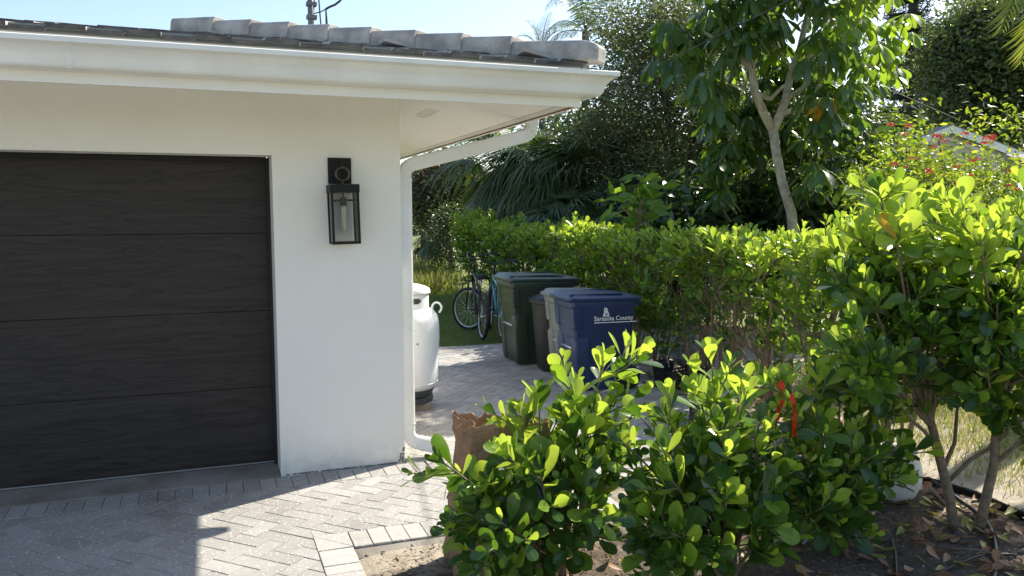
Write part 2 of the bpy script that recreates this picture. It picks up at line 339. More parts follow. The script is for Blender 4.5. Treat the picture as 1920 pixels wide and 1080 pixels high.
# ------------------------------------------------------------------ paving
MB().prism([(-11,-14),(3.2,-14),(3.2,.9),(.655,1.1),(.655,2.38),(-11,2.38)], -.05, -.0015).build('driveway_apron', MT['paver']); tag(bpy.data.objects['driveway_apron'], kind='structure')
drive = MB().prism([(-6,2.385),(.655,2.385),(.655,4.175),(1.5,4.175),(1.5,5.51),(-6,5.51)], -.05, -.008).build('driveway', MT['joint']); tag(drive, kind='structure')
path = MB().prism([(1.502,4.175)]+PATH[1:-1]+[(1.24,10.3),(1.24,5.512),(1.502,5.512)], -.05, -.008).build('side_path', MT['joint']); tag(path, kind='structure')
def clip(poly, region):           # convex clip
    out = list(poly); n = len(region)
    for i in range(n):
        ax, ay = region[i]; bx, by = region[(i+1) % n]; src = out; out = []
        if not src: return []
        for k in range(len(src)):
            P, Q = src[k], src[(k+1) % len(src)]
            dp = (bx-ax)*(P[1]-ay)-(by-ay)*(P[0]-ax); dq = (bx-ax)*(Q[1]-ay)-(by-ay)*(Q[0]-ax)
            if dp >= 0: out.append(P)
            if dp*dq < 0:
                t = dp/(dp-dq); out.append((P[0]+(Q[0]-P[0])*t, P[1]+(Q[1]-P[1])*t))
    return out
def area(p): return .5*abs(sum(p[i][0]*p[(i+1)%len(p)][1]-p[(i+1)%len(p)][0]*p[i][1] for i in range(len(p)))) if len(p) > 2 else 0
W = .104; G = .0017
bricks = []                      # (polygon, owner, edge?)
A_ = [(-3.2,2.4),(.47,2.4),(.47,5.28),(-3.2,5.28)]; B_ = [(.47,4.39),(1.502,4.39),(1.502,5.28),(.47,5.28)]
C1 = [(1.502,4.39)]+PATH[1:-1]+[(1.502,10.3)]; C2 = [(1.245,5.5),(1.502,5.5),(1.502,10.3),(1.245,10.3)]; C3 = [(1.38,5.28),(1.502,5.28),(1.502,5.5),(1.38,5.5)]
c45 = math.sqrt(.5)
def rot(x, y): return ((x+y)*c45*W+.03, (-x+y)*c45*W+4.5)
for i in range(-75, 110):
    for j in range(-45, 60):
        ox, oy = i+2*j, i-2*j
        for (x0, y0, x1, y1) in ((0,0,2,1),(0,1,1,3)):
            cx, cy_ = rot(ox+(x0+x1)/2, oy+(y0+y1)/2)
            if not (-3.4 < cx < 4.7 and 2.2 < cy_ < 10.5): continue
            g = G/W
            q = [rot(ox+x0+g, oy+y0+g), rot(ox+x1-g, oy+y0+g), rot(ox+x1-g, oy+y1-g), rot(ox+x0+g, oy+y1-g)]
            parts = [(k, own) for k, own in ((clip(q, reg), own) for reg, own in ((A_,0),(B_,0),(C1,1),(C2,1),(C3,1))) if len(k) > 2 and area(k) > 2e-4]
            if len(parts) > 1 and sum(area(k) for k, _ in parts) > .985*area(q): parts = [(q, parts[0][1])]
            for k, own in parts: bricks.append((k, own, False))
x = -3.2
while x < 1.36:                  # soldier course along the wall
    wd = .1015; bricks.append(([(x+G,5.282+G),(x+wd-G,5.282+G),(x+wd-G,5.5),(x+G,5.5)], 0, False)); x += wd
bricks.append(([(.472,4.388),(.472,4.178),(.652,4.178)], 0, True)); bricks.append(([(.476,4.388),(.656,4.18),(.656,4.388)], 0, True))
x = .66
while x < 2.2:                   # soldier course along the bed
    own = 0 if x < 1.45 else 1; bricks.append(([(x+G,4.176),(x+.1-G,4.172),(x+.1-G,4.386),(x+G,4.386)], own, True)); x += .1
y = 4.174
while y > 2.4:
    bricks.append(([(.474,y-.1+G),(.654,y-.1+G),(.654,y-G),(.474,y-G)], 0, True)); y -= .1
def brickdata(poly, z):
    cx = sum(p[0] for p in poly)/len(poly); cy_ = sum(p[1] for p in poly)/len(poly); n = len(poly)
    if sum(poly[i][0]*poly[(i+1)%n][1]-poly[(i+1)%n][0]*poly[i][1] for i in range(n)) < 0: poly = poly[::-1]
    ins = [(cx+(p[0]-cx)*(1-.0035/max(.02,math.hypot(p[0]-cx,p[1]-cy_))), cy_+(p[1]-cy_)*(1-.0035/max(.02,math.hypot(p[0]-cx,p[1]-cy_)))) for p in poly]
    tx, ty = U(-.006,.006), U(-.006,.006)
    top = lambda q: z+tx*(q[0]-cx)+ty*(q[1]-cy_)
    vs = [(*p,-.035) for p in poly]+[(*p,top(p)-.003) for p in poly]+[(*p,top(p)) for p in ins]
    fs = [(i,(i+1)%n,n+(i+1)%n,n+i) for i in range(n)]+[(n+i,n+(i+1)%n,2*n+(i+1)%n,2*n+i) for i in range(n)]+[tuple(range(2*n,3*n))]
    return vs, fs
def bkey(b):
    p = b[0][0]; q = Vector((p[0], p[1], 0))-CAM; d = q.length
    v = q.dot(FWD); px = 960+FPX*q.dot(RGT)/v; py = 540+FPX*q.dot(DWN)/v
    off = 0 if (-30 < px < 1300 and py < 1110) else 100
    return d+off
for own, parent in ((0, drive), (1, path)):
    bs_ = sorted([b for b in bricks if b[1] == own], key=bkey); rest = {False: MB(), True: MB()}
    for k, (poly, _, edge) in enumerate(bs_):
        vsb, fsb = brickdata(poly, (.002 if edge else 0)+U(-.0015,.0015))
        if k < 300:
            me = bpy.data.meshes.new('paver'); me.from_pydata(vsb, [], fsb); me.materials.append(MT['paver_edge' if edge else 'paver']); put('paver', me, parent)
        else: rest[edge].add(vsb, fsb)
    for edge in rest:
        if rest[edge].v: tag(rest[edge].build('paver_field', MT['paver_edge' if edge else 'paver'], parent), kind='stuff')
MB().prism([(-6,5.504),(.392,5.504),(.392,6.0),(-6,6.0)], -.05, .006).build('garage_slab', MT['concrete'])
tag(bpy.data.objects['garage_slab'], kind='structure')
# sandy concrete haunch along the paver edge
hb = MB(); n = 14
top = [(.66+i*.05, 4.168, -.012) for i in range(n)]; bot = [(.66+i*.05, 4.168-.05-.02*random.random(), -.04) for i in range(n)]
hb.add(top+bot, [(i, n+i, n+i+1, i+1) for i in range(n-1)]); hbo = hb.build('edge_haunch', MT['concrete'], drive)

# ------------------------------------------------------------------ garage house
house = thing('garage', 'white stucco garage with low grey tiled hip roof and dark sectional door', 'building', (WX, WY, 0))
LX, BY = -6.0, 8.6             # left and back extents
DX, DZ = .396, 2.125            # door opening
wl = MB()
wl.box((DX, WY, -.05), (WX, WY+.2, 2.62)); wl.box((LX, WY, DZ), (DX, WY+.2, 2.62))
wl.box((WX-.2, WY+.2, -.05), (WX, BY, 2.62)); wl.box((LX, WY+.2, DZ+.1), (DX-.002, WY+.42, 2.6)); wl.box((DX, WY+.2, -.05), (DX+.2, WY+.42, 2.6))
wall = wl.build('wall', MT['stucco'], house)
# flaked stucco foot at the corner and ragged base line
fb = MB()
for k in range(60):
    x = U(DX+.02, WX-.01); fb.tube([(x-.012,WY-.001,.003+U(0,.004)),(x+.012,WY-.001,.003+U(0,.006))], U(.003,.006), 5)
for k in range(46):
    h = U(0,.11); x = WX-U(0,.05)*(1-h/.13)-.002; fb.tube([(x,WY-.0005,h),(x+U(-.006,.006),WY-.0005,h+U(.003,.012))], U(.0025,.005), 5)
tag(fb.build('chipped_base', MT['mortar'], wall), kind='stuff')
# garage door
DY = 5.83
door = MB().box((LX, DY+.042, .01), (DX-.012, DY+.05, 2.2)).build('garage_door', MT['door'], house)
door['label'] = 'dark brown four-section garage door with wavy streaks'
for k in range(4):
    z0 = .02+k*.533; z1 = z0+.5302
    s = MB().box((LX, DY, z0), (DX-.014, DY+.04, z1)).build('door_section', MT['door'], door); bevel(s, .0015, 2)
MB().box((LX, DY-.003, .012), (DX-.014, DY+.03, .021)).build('bottom_retainer', MT['alu'], door)
MB().box((LX, DY+.002, .0065), (DX-.014, DY+.03, .0115)).build('bottom_seal', MT['rubber'], door)
MB().box((DX-.022, DY-.055, .0062), (DX-.002, DY-.004, DZ-.028)).build('side_seal', MT['rubber'], door)
MB().box((LX, DY-.055, DZ-.026), (DX-.002, DY-.006, DZ-.002)).build('top_seal', MT['rubber'], door)
# roof planes
EX, EY, PT = 2.16, 4.60, .21     # fascia lines (right, front), pitch
ZF, ZE = 2.39, 2.635            # fascia bottom, deck at eave
HL = 2.5                        # plan run of the hip
roof = MB(); e = .02
P = lambda x, y, z: (x, y, z)
hipx, hipy, hipz = EX-HL, EY+HL, ZE+PT*HL
RY = EY+2*HL                     # back eave
roof.add([P(LX-.5,EY-e,ZE),P(EX+e,EY-e,ZE),P(EX+e,RY+e,ZE),P(hipx,hipy,hipz),P(LX-.5,hipy,hipz),P(LX-.5,RY+e,ZE)], [(0,1,3,4),(1,2,3),(2,5,4,3)])
roof = roof.build('roof', MT['mortar'], house)
# flat concrete roof tiles: two-level pan with a raised rib half
TW, TE, TL = .338, .36, .43
def tilemesh():
    m = MB(); a = TW-.006
    # profile across (x): low half and raised half
    prof = [(0,.0),(.15,.0),(.165,.016),(a,.013)]
    th = .02; rings = []
    for yy, dz in ((0,.0),(TL,-.004)):
        rings.append([(x_, yy, z_+th+dz) for x_, z_ in prof]+[(x_, yy, z_+dz) for x_, z_ in reversed(prof)])
    m.loft(rings); me = bpy.data.meshes.new('roof_tile'); me.from_pydata(m.v, [], m.f)
    bm = bmesh.new(); bm.from_mesh(me); bmesh.ops.recalc_face_normals(bm, faces=bm.faces); bm.to_mesh(me); bm.free()
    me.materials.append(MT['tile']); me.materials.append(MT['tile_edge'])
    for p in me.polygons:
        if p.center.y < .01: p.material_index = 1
    return me
TM = tilemesh(); ang = math.atan(PT)
count = 0
for row in range(14):
    y0 = EY-.06+row*TE*math.cos(ang)
    for c in range(28):
        x0 = EX+.02-(c+1)*TW-(row%2)*TW*.5*1.0
        xc = x0+TW; 
        if xc > EX-(y0-EY)-.02+.06 or row > 6: continue
        if x0 < -4.2 or count > 150: continue
        o = put('roof_tile', TM, roof); count += 1
        Mx = Matrix.Translation((x0, y0+U(-.006,.006), ZE+.004+PT*(y0-EY)+U(-.003,.003)))@Matrix.Rotation(ang-.012, 4, 'X')@Matrix.Rotation(U(-.012,.012), 4, 'Y')
        o.matrix_basis = Mx
count = 0
for row in range(14):
    d0 = -.06+row*TE*math.cos(ang)
    for c in range(20):
        y0 = EY+.02+c*TW+(row%2)*TW*.5
        if y0 < EY+d0+.05 or y0+TW > RY-d0 or row > 6: continue
        if count > 130: continue
        o = put('roof_tile', TM, roof); count += 1
        o.matrix_basis = Matrix.Translation((EX-d0, y0, ZE+.004+PT*d0+U(-.003,.003)))@Matrix.Rotation(math.pi/2, 4, 'Z')@Matrix.Rotation(ang-.012, 4, 'X')
# hip caps
hd = Vector((-1,1,PT)).normalized(); hs = Vector((1,1,0)).normalized(); hu = hd.cross(hs).normalized()
if hu.z < 0: hu = -hu
def capmesh(L, end=False):
    m = MB(); rings = []
    st = [(0,1.0,1.0),(L,.86,.92)] if not end else [(-.09,.55,.55),(-.075,.75,.78),(-.045,.92,.93),(0,1.0,1.0),(L,.86,.92)]
    for s_, wv, hv in st:
        w2 = .125*wv; h = .088*hv
        ring = [(-w2,s_,-.03),(-w2*.97,s_,h*.62),(-w2*.84,s_,h*.95),(0,s_,h),(w2*.84,s_,h*.95),(w2*.97,s_,h*.62),(w2,s_,-.03)]
        rings.append(ring)
    n0 = len(rings); m.loft(rings)
    me = bpy.data.meshes.new('hip_cap'); me.from_pydata(m.v, [], m.f)
    bm = bmesh.new(); bm.from_mesh(me); bmesh.ops.recalc_face_normals(bm, faces=bm.faces); bmesh.ops.bevel(bm, geom=[e_ for e_ in bm.edges if len(e_.link_faces)==2 and e_.calc_face_angle()>.9], offset=.0035, segments=1, affect='EDGES'); bm.to_mesh(me); bm.free()
    me.materials.append(MT['tile_cap']); return me
CM, CE = capmesh(.44), capmesh(.47, True)
base = Vector((EX+.03, EY-.03, ZE+.04)); pitchx = .348
for k in range(9):
    s0 = 0 if k == 0 else .12+k*pitchx
    p = base+hd*s0+hu*(.012+(.0 if k == 0 else 0))
    yv = (hd-hu*.055).normalized(); xv = hs; zv = xv.cross(yv).normalized()
    if zv.z < 0: xv = -xv; zv = xv.cross(yv)
    Mx = Matrix(((xv.x,yv.x,zv.x,p.x),(xv.y,yv.y,zv.y,p.y),(xv.z,yv.z,zv.z,p.z),(0,0,0,1)))@Matrix.Rotation(U(-.03,.03),4,'Y')
    o = put('hip_cap', CE if k == 0 else CM, roof); o.matrix_basis = Mx
# fascia boards and soffit
fa = MB(); T = .022
fa.box((LX, EY, ZF), (EX, EY+T, ZE+.01)); fb2 = MB().box((EX-T, EY+T+.001, ZF), (EX, RY, ZE+.01))
fascia = fa.build('fascia', MT['whitepaint'], house); fb2.build('fascia', MT['whitepaint'], house)
zs0, zs1 = ZF+.045, ZF+.045+PT*(EX-WX-.03)
sf = MB().add([(LX,EY+T,zs0),(EX-.03,EY+T,zs0),(WX,WY,zs1),(LX,WY,zs1)], [(0,1,2,3)]).add([(EX-.03,EY+T,zs0),(EX-.03,RY,zs0),(WX,RY-.9,zs1),(WX,WY,zs1)], [(0,1,2,3)])
soffit = sf.build('soffit', MT['whitepaint'], house)
MB().box((EX-T-.006, EY+T+.03, ZF+.004), (EX-T-.001, RY, ZF+.012)).build('shadow_gap', MT['gap'], soffit)
# soffit vent (on the right soffit plane)
d = rayd(800, 212); Xv = None
for t in np.linspace(4, 9, 4000):
    q = CAM+d*t
    if q.z >= zs0+PT*(EX-.03-q.x) : vc = q; break
v = MB(); sl = Vector((-1,0,PT)).normalized(); yv = Vector((0,1,0)); nv = sl.cross(yv)
nv = -nv if nv.z > 0 else nv
Mv = Matrix(((yv.x,sl.x,nv.x,vc.x),(yv.y,sl.y,nv.y,vc.y),(yv.z,sl.z,nv.z,vc.z),(0,0,0,1)))
v.box((-.22,-.045,.001),(.22,-.037,.006),Mv); v.box((-.22,.037,.001),(.22,.045,.006),Mv); v.box((-.22,-.037,.001),(-.212,.037,.006),Mv); v.box((.212,-.037,.001),(.22,.037,.006),Mv)
vent = v.build('soffit_vent', MT['whitepaint'], soffit)
sv = MB()
for k in range(6): sv.box((-.21,-.033+k*.012,.0005),(.21,-.027+k*.012,.003),Mv)
tag(sv.build('vent_slats', MT['whitepaint'], soffit), kind='stuff')
# gutter: K-style profile with a mitre at the corner
prof = [(.002,.0),(.075,.0),(.088,.004),(.102,.022),(.110,.05),(.122,.075),(.146,.096),(.160,.105),(.176,.112),(.178,.135),(.172,.14),(.160,.138),(.158,.132),(.168,.130),(.165,.118),(.140,.108),(.115,.085),(.103,.055),(.094,.028),(.082,.008),(.012,.006),(.010,.13),(.002,.13)]
GZ = 2.447
def grings(pf):
    return [[(LX, EY-u, GZ+v_) for u, v_ in pf], [(EX+u, EY-u, GZ+v_) for u, v_ in pf], [(EX+u, RY, GZ+v_) for u, v_ in pf]]
gut = MB().loft(grings(prof)).build('gutter', MT['white'], house, smooth=40)
for xs_ in (-.62,):
    MB().loft([[(xs_, EY-u-.0015 if u > .05 else EY-u, GZ+v_-(.0015 if v_ < .05 else 0)) for u, v_ in prof[1:11]], [(xs_+.03, EY-u-.0015 if u > .05 else EY-u, GZ+v_-(.0015 if v_ < .05 else 0)) for u, v_ in prof[1:11]]], False, False, False).build('gutter_seam', MT['white'], gut)
for k in range(6):
    x = EX-.4-k*.55; MB().tube([(x,EY-.05,ZE-.045),(x,EY-.005,ZE-.045)], .006, 8).build('screw', MT['black'], gut)
# drip flashing
MB().add([(LX,EY-.012,ZE-.01),(EX+.012,EY-.012,ZE-.01),(EX+.012,EY-.012,ZE+.03),(LX,EY-.012,ZE+.03),(EX+.012,RY,ZE-.01),(EX+.012,RY,ZE+.03)], [(0,1,2,3),(1,4,5,2)]).build('drip_edge', MT['bingrey'], house)
# downspout: rectangular pipe swept along a path, ribs at the elbows
def sweep_rect(pts, wd, hd_, side=Vector((0,1,0)), rib=None):
    rings = []
    for i, p in enumerate(pts):
        t = (pts[min(i+1,len(pts)-1)]-pts[max(i-1,0)]).normalized(); n = t.cross(side).normalized(); k = 1
        if rib and rib[i]: k = .90
        a, b = side*(wd/2*k), n*(hd_/2*k); c = .25
        rings.append([p+a*x_+b*y_ for x_, y_ in ((1-c,1),(1,1-c),(1,-1+c),(1-c,-1),(-1+c,-1),(-1,-1+c),(-1,1-c),(-1+c,1))])
    return rings
def arc_path(nodes, R=.11, n=14):
    pts = [nodes[0]]; rib = [0]
    for i in range(1, len(nodes)-1):
        a, b, c = nodes[i-1], nodes[i], nodes[i+1]; u = (a-b).normalized(); v_ = (c-b).normalized()
        th = u.angle(v_); cut = R/math.tan(th/2); p0 = b+u*cut; p1 = b+v_*cut
        for k in range(n+1):
            t = k/n; q = p0*(1-t)**2+b*2*t*(1-t)+p1*t*t
            pts.append(q); rib.append(1 if k % 2 == 1 else 0)
    pts.append(nodes[-1]); rib.append(0); return pts, rib
YD = 5.63
top_ = at(1000, 205, YD); n1_ = at(997, 252, YD); n2_ = at(766, 312, YD); bx_ = WX+.05
nodes = [Vector((n1_.x, YD, GZ+.002)), Vector((n1_.x, YD, n1_.z)), Vector((bx_, YD, n2_.z)), Vector((bx_, YD, .125)), Vector((bx_+.20, YD-.05, .075))]
pts, rib = arc_path(nodes, .10)
dsp = MB().loft(sweep_rect(pts, .075, .096, rib=rib)).build('downspout', MT['white'], house, smooth=30)
for z in (.24, 1.97): MB().box((bx_-.0495, YD-.039, z), (bx_+.0495, YD+.039, z+.012)).build('pipe_joint', MT['white'], dsp)
# service mast above the roof
mp_ = atd(583, 36, 8.6); mast = thing('service_mast', 'grey service mast with cables standing on the garage roof', 'mast', (mp_.x, mp_.y, ZE+PT*(EX-mp_.x)))
zt = 4.6; zb = ZE+PT*(EX-mp_.x)-.02
MB().tube([(mp_.x,mp_.y,zb),(mp_.x,mp_.y,zt)], .032, 12).build('pole', MT['mast'], mast, True)
MB().tube([(mp_.x,mp_.y,zt-.02),(mp_.x+.03,mp_.y,zt+.1),(mp_.x+.12,mp_.y,zt+.1)], [.05,.055,.04], 10).build('weatherhead', MT['mast'], mast, True)
for k, (px, py) in enumerate(((602,32),(593,8))):
    q = atd(px, py, 8.6); MB().box((mp_.x-.045,mp_.y-.045,q.z-.02),(mp_.x+.06,mp_.y+.045,q.z+.015)).build('clamp', MT['mast'], mast)
for a_, b_ in (((570,38),(583,-10)),((578,38),(590,-25)),((609,36),(597,-10)),((622,36),(611,17)),((612,36),(611,17))):
    p, q = atd(*a_, 8.6), atd(*b_, 8.6); p.z = min(p.z, ZE+PT*(EX-p.x)+.2); MB().tube([Vector((p.x,p.y,ZE+PT*(EX-p.x))), p.lerp(q,.2), q], .008, 6).build('guy_wire', MT['wire'], mast)
MB().tube([atd(611,17,8.6),atd(618,13,8.58),atd(628,9,8.55),atd(637,2,8.5),atd(655,-20,8.4)], .012, 6).build('cable', MT['wire'], mast, True)
MB().tube([atd(611,17,8.6),atd(602,22,8.6),mp_+Vector((.03,0,.06))], .006, 6).build('cable', MT['wire'], mast, True)

# ------------------------------------------------------------------ wall lantern
wlx = thing('wall_lantern', 'black metal wall lantern with clear glass and hanging ring', 'lamp', (.826, WY, 1.75))
bevel(MB().box((.75, WY-.022, 1.945), (.902, WY-.001, 2.115)).build('backplate', MT['black'], wlx), .002)
MB().tube([(.828,WY-.02,2.085),(.828,WY-.075,2.085),(.828,WY-.075,2.05)], .008, 8).build('hook', MT['black'], wlx)
MB().torus((.835,WY-.075,2.005), .043, .008, 'y', 36, 8).build('ring', MT['bronze'], wlx, True)
lt = Matrix.Translation((.826, WY-.125, 1.935))@Matrix.Rotation(-.022, 4, 'Y')
hw, dp, H = .083, .083, .385; fr = MB(); r = .007
for sx in (-1, 1):
    for sy_ in (-1, 1): fr.box((sx*hw-r, sy_*dp-r, -H+r), (sx*hw+r, sy_*dp+r, -.05), lt)
for z in (-H+r,):
    for s in (-1, 1): fr.box((-hw-r, s*dp-r-.0005, z-r), (hw+r, s*dp+r+.0005, z+r), lt); fr.box((s*hw-r-.0005, -dp+r, z-r), (s*hw+r+.0005, dp-r, z+r), lt)
fr.build('frame', MT['black'], wlx)
MB().box((-hw-.011,-dp-.011,-.052),(hw+.011,dp+.011,0),lt).build('cap', MT['black'], wlx)
MB().box((-hw+r,-.006,-.108),(hw-r,.006,-.095),lt).build('crossbar', MT['black'], wlx)
MB().tube([lt@Vector((0,0,-.05)),lt@Vector((0,0,-.085))], .006, 8).tube([lt@Vector((0,0,-.082)),lt@Vector((0,0,-.135))], .022, 14).build('socket', MT['black'], wlx)
MB().tube([lt@Vector((0,0,-.135)),lt@Vector((0,0,-.15)),lt@Vector((0,0,-.285)),lt@Vector((0,0,-.295))], [.012,.015,.015,.006], 12).build('bulb', MT['bulb'], wlx, True)
for s in (-1, 1):
    MB().box((-hw+r+.001, s*dp-.0015, -H+2*r), (hw-r-.001, s*dp+.0015, -.053), lt).build('glass_pane', MT['glass'], wlx)
    MB().box((s*hw-.0015, -dp+r+.001, -H+2*r), (s*hw+.0015, dp-r-.001, -.053), lt).build('glass_pane', MT['glass'], wlx)
MB().tube([(.835,WY-.075,1.963),(.832,WY-.1,1.935)], .007, 6).build('hanger', MT['bronze'], wlx)
# ------------------------------------------------------------------ gas tank on a block
TX, TY = 1.635, 7.16
blk = tag(bevel(MB().box((TX-.17,TY-.2,-.004),(TX+.17,TY+.2,.062)).build('concrete_block', MT['block']), .008), 'brown concrete paver block under the white gas tank', 'block')
tank = thing('gas_tank', 'tall white propane gas tank beside the downspout', 'gas tank', (TX, TY, .062))
z0 = .062; R = .30
MB().lathe([(.215,z0),(.235,z0),(.235,z0+.05),(.20,z0+.055),(.20,z0+.02)], 40, (TX,TY,0)).lathe([(.15,z0+.05),(.225,z0+.06),(.245,z0+.11),(.245,z0+.125),(.15,z0+.125)], 40, (TX,TY,0), False, False).build('foot_ring', MT['tankbase'], tank, 40)
pr = [(.05,.155),(.18,.16),(.245,.185),(.275,.225),(.284,.27),(.290,.42),(.2995,.62),(.300,.72),(.296,.785),(.282,.84),(.252,.88),(.215,.902),(.10,.915),(.02,.917)]
MB().lathe(pr, 56, (TX,TY,0)).build('body', MT['tank'], tank, True)
MB().torus((TX,TY,.24), .2785, .004, 'z', 48, 6).build('weld_seam', MT['tank'], tank, True)
# collar with hand holes
cr, zc0, zc1 = .208, .895, 1.05; n = 64; m = MB()
zl = [zc0, .955, .965, .995, 1.005, zc1]
a_cam = math.atan2(-TY, -TX)
def hole(k, q):
    a = (2*math.pi*(k+.5)/n-a_cam-.42) % math.pi
    a = min(a, math.pi-a)
    lim = [0, .24, .30, .24, 0][q]
    return a < lim
for rr in (cr, cr-.006):
    b = len(m.v)
    for z in zl:
        for k in range(n): m.v.append((TX+rr*math.cos(2*math.pi*k/n), TY+rr*math.sin(2*math.pi*k/n), z))
    for q in range(5):
        for k in range(n):
            if not hole(k, q): m.f.append((b+q*n+k, b+q*n+(k+1)%n, b+(q+1)*n+(k+1)%n, b+(q+1)*n+k))
m.build('collar', MT['tank'], tank, True)
MB().torus((TX,TY,zc0), cr+.002, .005, 'z', 48, 6).build('rust_ring', MT['rust'], tank, True)
lid = MB().lathe([(cr+.004,1.04),(cr+.014,1.042),(cr+.014,1.068),(cr+.006,1.082),(.17,1.105),(.10,1.122),(.02,1.128)], 48, (TX,TY,0)).build('lid', MT['tank'], tank, 50)
MB().torus((TX,TY,1.041), cr+.011, .004, 'z', 48, 6).build('rust_line', MT['rust'], lid, True)
MB().lathe([(.03,.91),(.03,.97),(.045,.98),(.045,1.01),(.02,1.015)], 16, (TX,TY,0)).build('valve', MT['bronze'], tank, True)
rg = Vector((cy,-sy,0))
for s in (1, -1):
    c = Vector((TX,TY,.905))+rg*(s*.285); rr = MB(); pts = []
    for k in range(15):
        a = math.pi*(-.35+1.5*k/14); pts.append(c+rg*(s*(.042*math.cos(a)-.005))+Vector((0,0,.048*math.sin(a))))
    rr.tube(pts, .0095, 8).build('lifting_lug', MT['tank'], tank, True)

# ------------------------------------------------------------------ wheeled bins
def rrect(x0, x1, y0, y1, z, r, n=4):
    out = []
    for cx, cy_, a0 in ((x1-r,y1-r,0),(x0+r,y1-r,90),(x0+r,y0+r,180),(x1-r,y0+r,270)):
        for k in range(n+1):
            a = math.radians(a0+90*k/n); out.append((cx+r*math.cos(a), cy_+r*math.sin(a), z))
    return out
def cart(name, label, loc, rz, mb, ml, Dp, Wd, H, text=False):
    root = thing(name, label, 'bin', loc, rz, 'bins standing along the hedge')
    hw = Wd/2
    def sec(z, ins=0., r=.05):     # tapered section: front at x=0, back at x=Dp
        k = z/H; return rrect(.075*(1-k)+ins, Dp-.10*(1-k)-ins*0, -hw+.045*(1-k)+ins*.5, hw-.045*(1-k)-ins*.5, z, r)
    b = MB(); b.loft([sec(.012,.03),sec(.03,.022),sec(H*.55,.02),sec(H*.56,.012),sec(H*.86,.008),sec(H*.88,-.014,.055),sec(H*.93,-.016,.055),sec(H*.94,-.01,.055)])
    body = b.build('body', mb, root, 35, True)
    # front pilasters with rounded shoulders leave a recessed pocket between them
    for s in (-1, 1):
        p = MB(); rings = []
        for z, o in ((.012,.012),(.05,.0),(H*.42,-.004),(H*.52,-.002),(H*.55,.014),(H*.565,.03)):
            k = z/H; x0 = .075*(1-k)+o; yo = s*(hw-.045*(1-k)+.012-o*.7); yi = s*(hw-.15)
            rings.append(rrect(x0, x0+.16, min(yo,yi), max(yo,yi), z, .03))
        p.loft(rings).build('front_column', mb, root, 35, True)
        p = MB(); rings = []
        for z, o in ((H*.64,.02),(H*.66,.0),(H*.87,-.002)):
            k = z/H; x0 = .075*(1-k)+o; yo = s*(hw-.045*(1-k)-o*.7+.001); yi = s*(hw-.12)
            rings.append(rrect(x0-.004, x0+.1, min(yo,yi), max(yo,yi), z, .022))
        p.loft(rings).build('upper_column', mb, root, 35, True)
    MB().tube([(.055,-hw+.1,H*.44),(.055,hw-.1,H*.44)], .013, 10).build('lift_bar', MT['alu'], root, True, True)
    MB().box((.03,-hw+.1,H*.70),(.06,hw-.1,H*.845)).build('front_lip', mb, root, False, True)
    # lid
    l = MB(); L0, L1 = -.05, Dp+.05; lw = hw+.025; zr = H*.945; t = .012
    tilt = lambda ring, a: [(x_, y_, z_-max(0,(x_-L0))*a) for x_, y_, z_ in ring]
    l.loft([tilt(rrect(L0+.012,L1-.012,-lw+.012,lw-.012,zr+.0,.06),t), tilt(rrect(L0,L1,-lw,lw,zr+.012,.065),t), tilt(rrect(L0,L1,-lw,lw,zr+.032,.065),t), tilt(rrect(L0+.03,L1-.04,-lw+.03,lw-.03,zr+.045,.06),t), tilt(rrect(L0+.055,L1-.16,-lw+.07,lw-.07,zr+.075,.05),.035), tilt(rrect(L0+.075,L1-.22,-lw+.10,lw-.10,zr+.082,.045),.05)])
    lid = l.build('lid', ml, root, 30, True)
    for s in (-1, 1): MB().box((L0+.05, s*(lw-.075)-.018, zr+.058), (L1-.2, s*(lw-.075)+.018, zr+.066)).build('lid_rib', ml, lid, False, True)
    MB().tube([(Dp+.055,-hw+.08,H*.90),(Dp+.055,hw-.08,H*.90)], .016, 10).build('handle', mb, root, True, True)
    for s in (-1, 1):
        MB().box((Dp-.02,s*(hw-.1)-.015,H*.87),(Dp+.06,s*(hw-.1)+.015,H*.92)).build('handle_bracket', mb, root, False, True)
        w_ = MB(); w_.lathe([(.02,-.03),(.11,-.03),(.125,-.02),(.125,.02),(.11,.03),(.02,.03)], 24)
        w_.v = [(Dp-.09+x_, s*(hw-.03)+z_, .125+y_) for x_, y_, z_ in w_.v]; w_.build('wheel', MT['rubber'], root, 40, True)
    return root, hw, sec
def lettering(root, txt, size, x, y, z, mt, yrot=0, extra=None):
    cu = bpy.data.curves.new('lettering', 'FONT'); cu.body = txt; cu.size = size; cu.extrude = .0008; cu.align_x = 'LEFT'; cu.offset = size*.012
    o = bpy.data.objects.new('tmp', cu); COL.objects.link(o); dg = bpy.context.evaluated_depsgraph_get(); me = bpy.data.meshes.new_from_object(o.evaluated_get(dg)); bpy.data.objects.remove(o)
    me.name = 'lettering'; me.materials.append(mt); p = put('lettering', me, root, True); p.location = (x, y, z); p.rotation_euler = (math.pi/2, 0, yrot); return p
HB = .95
blue, hwb, _ = cart('wheeled_bin', 'blue wheeled recycling bin with white county lettering on its side', (3.28, 7.40, 0), math.radians(-4), MT['binblue'], MT['binblue'], .70, .55, HB)
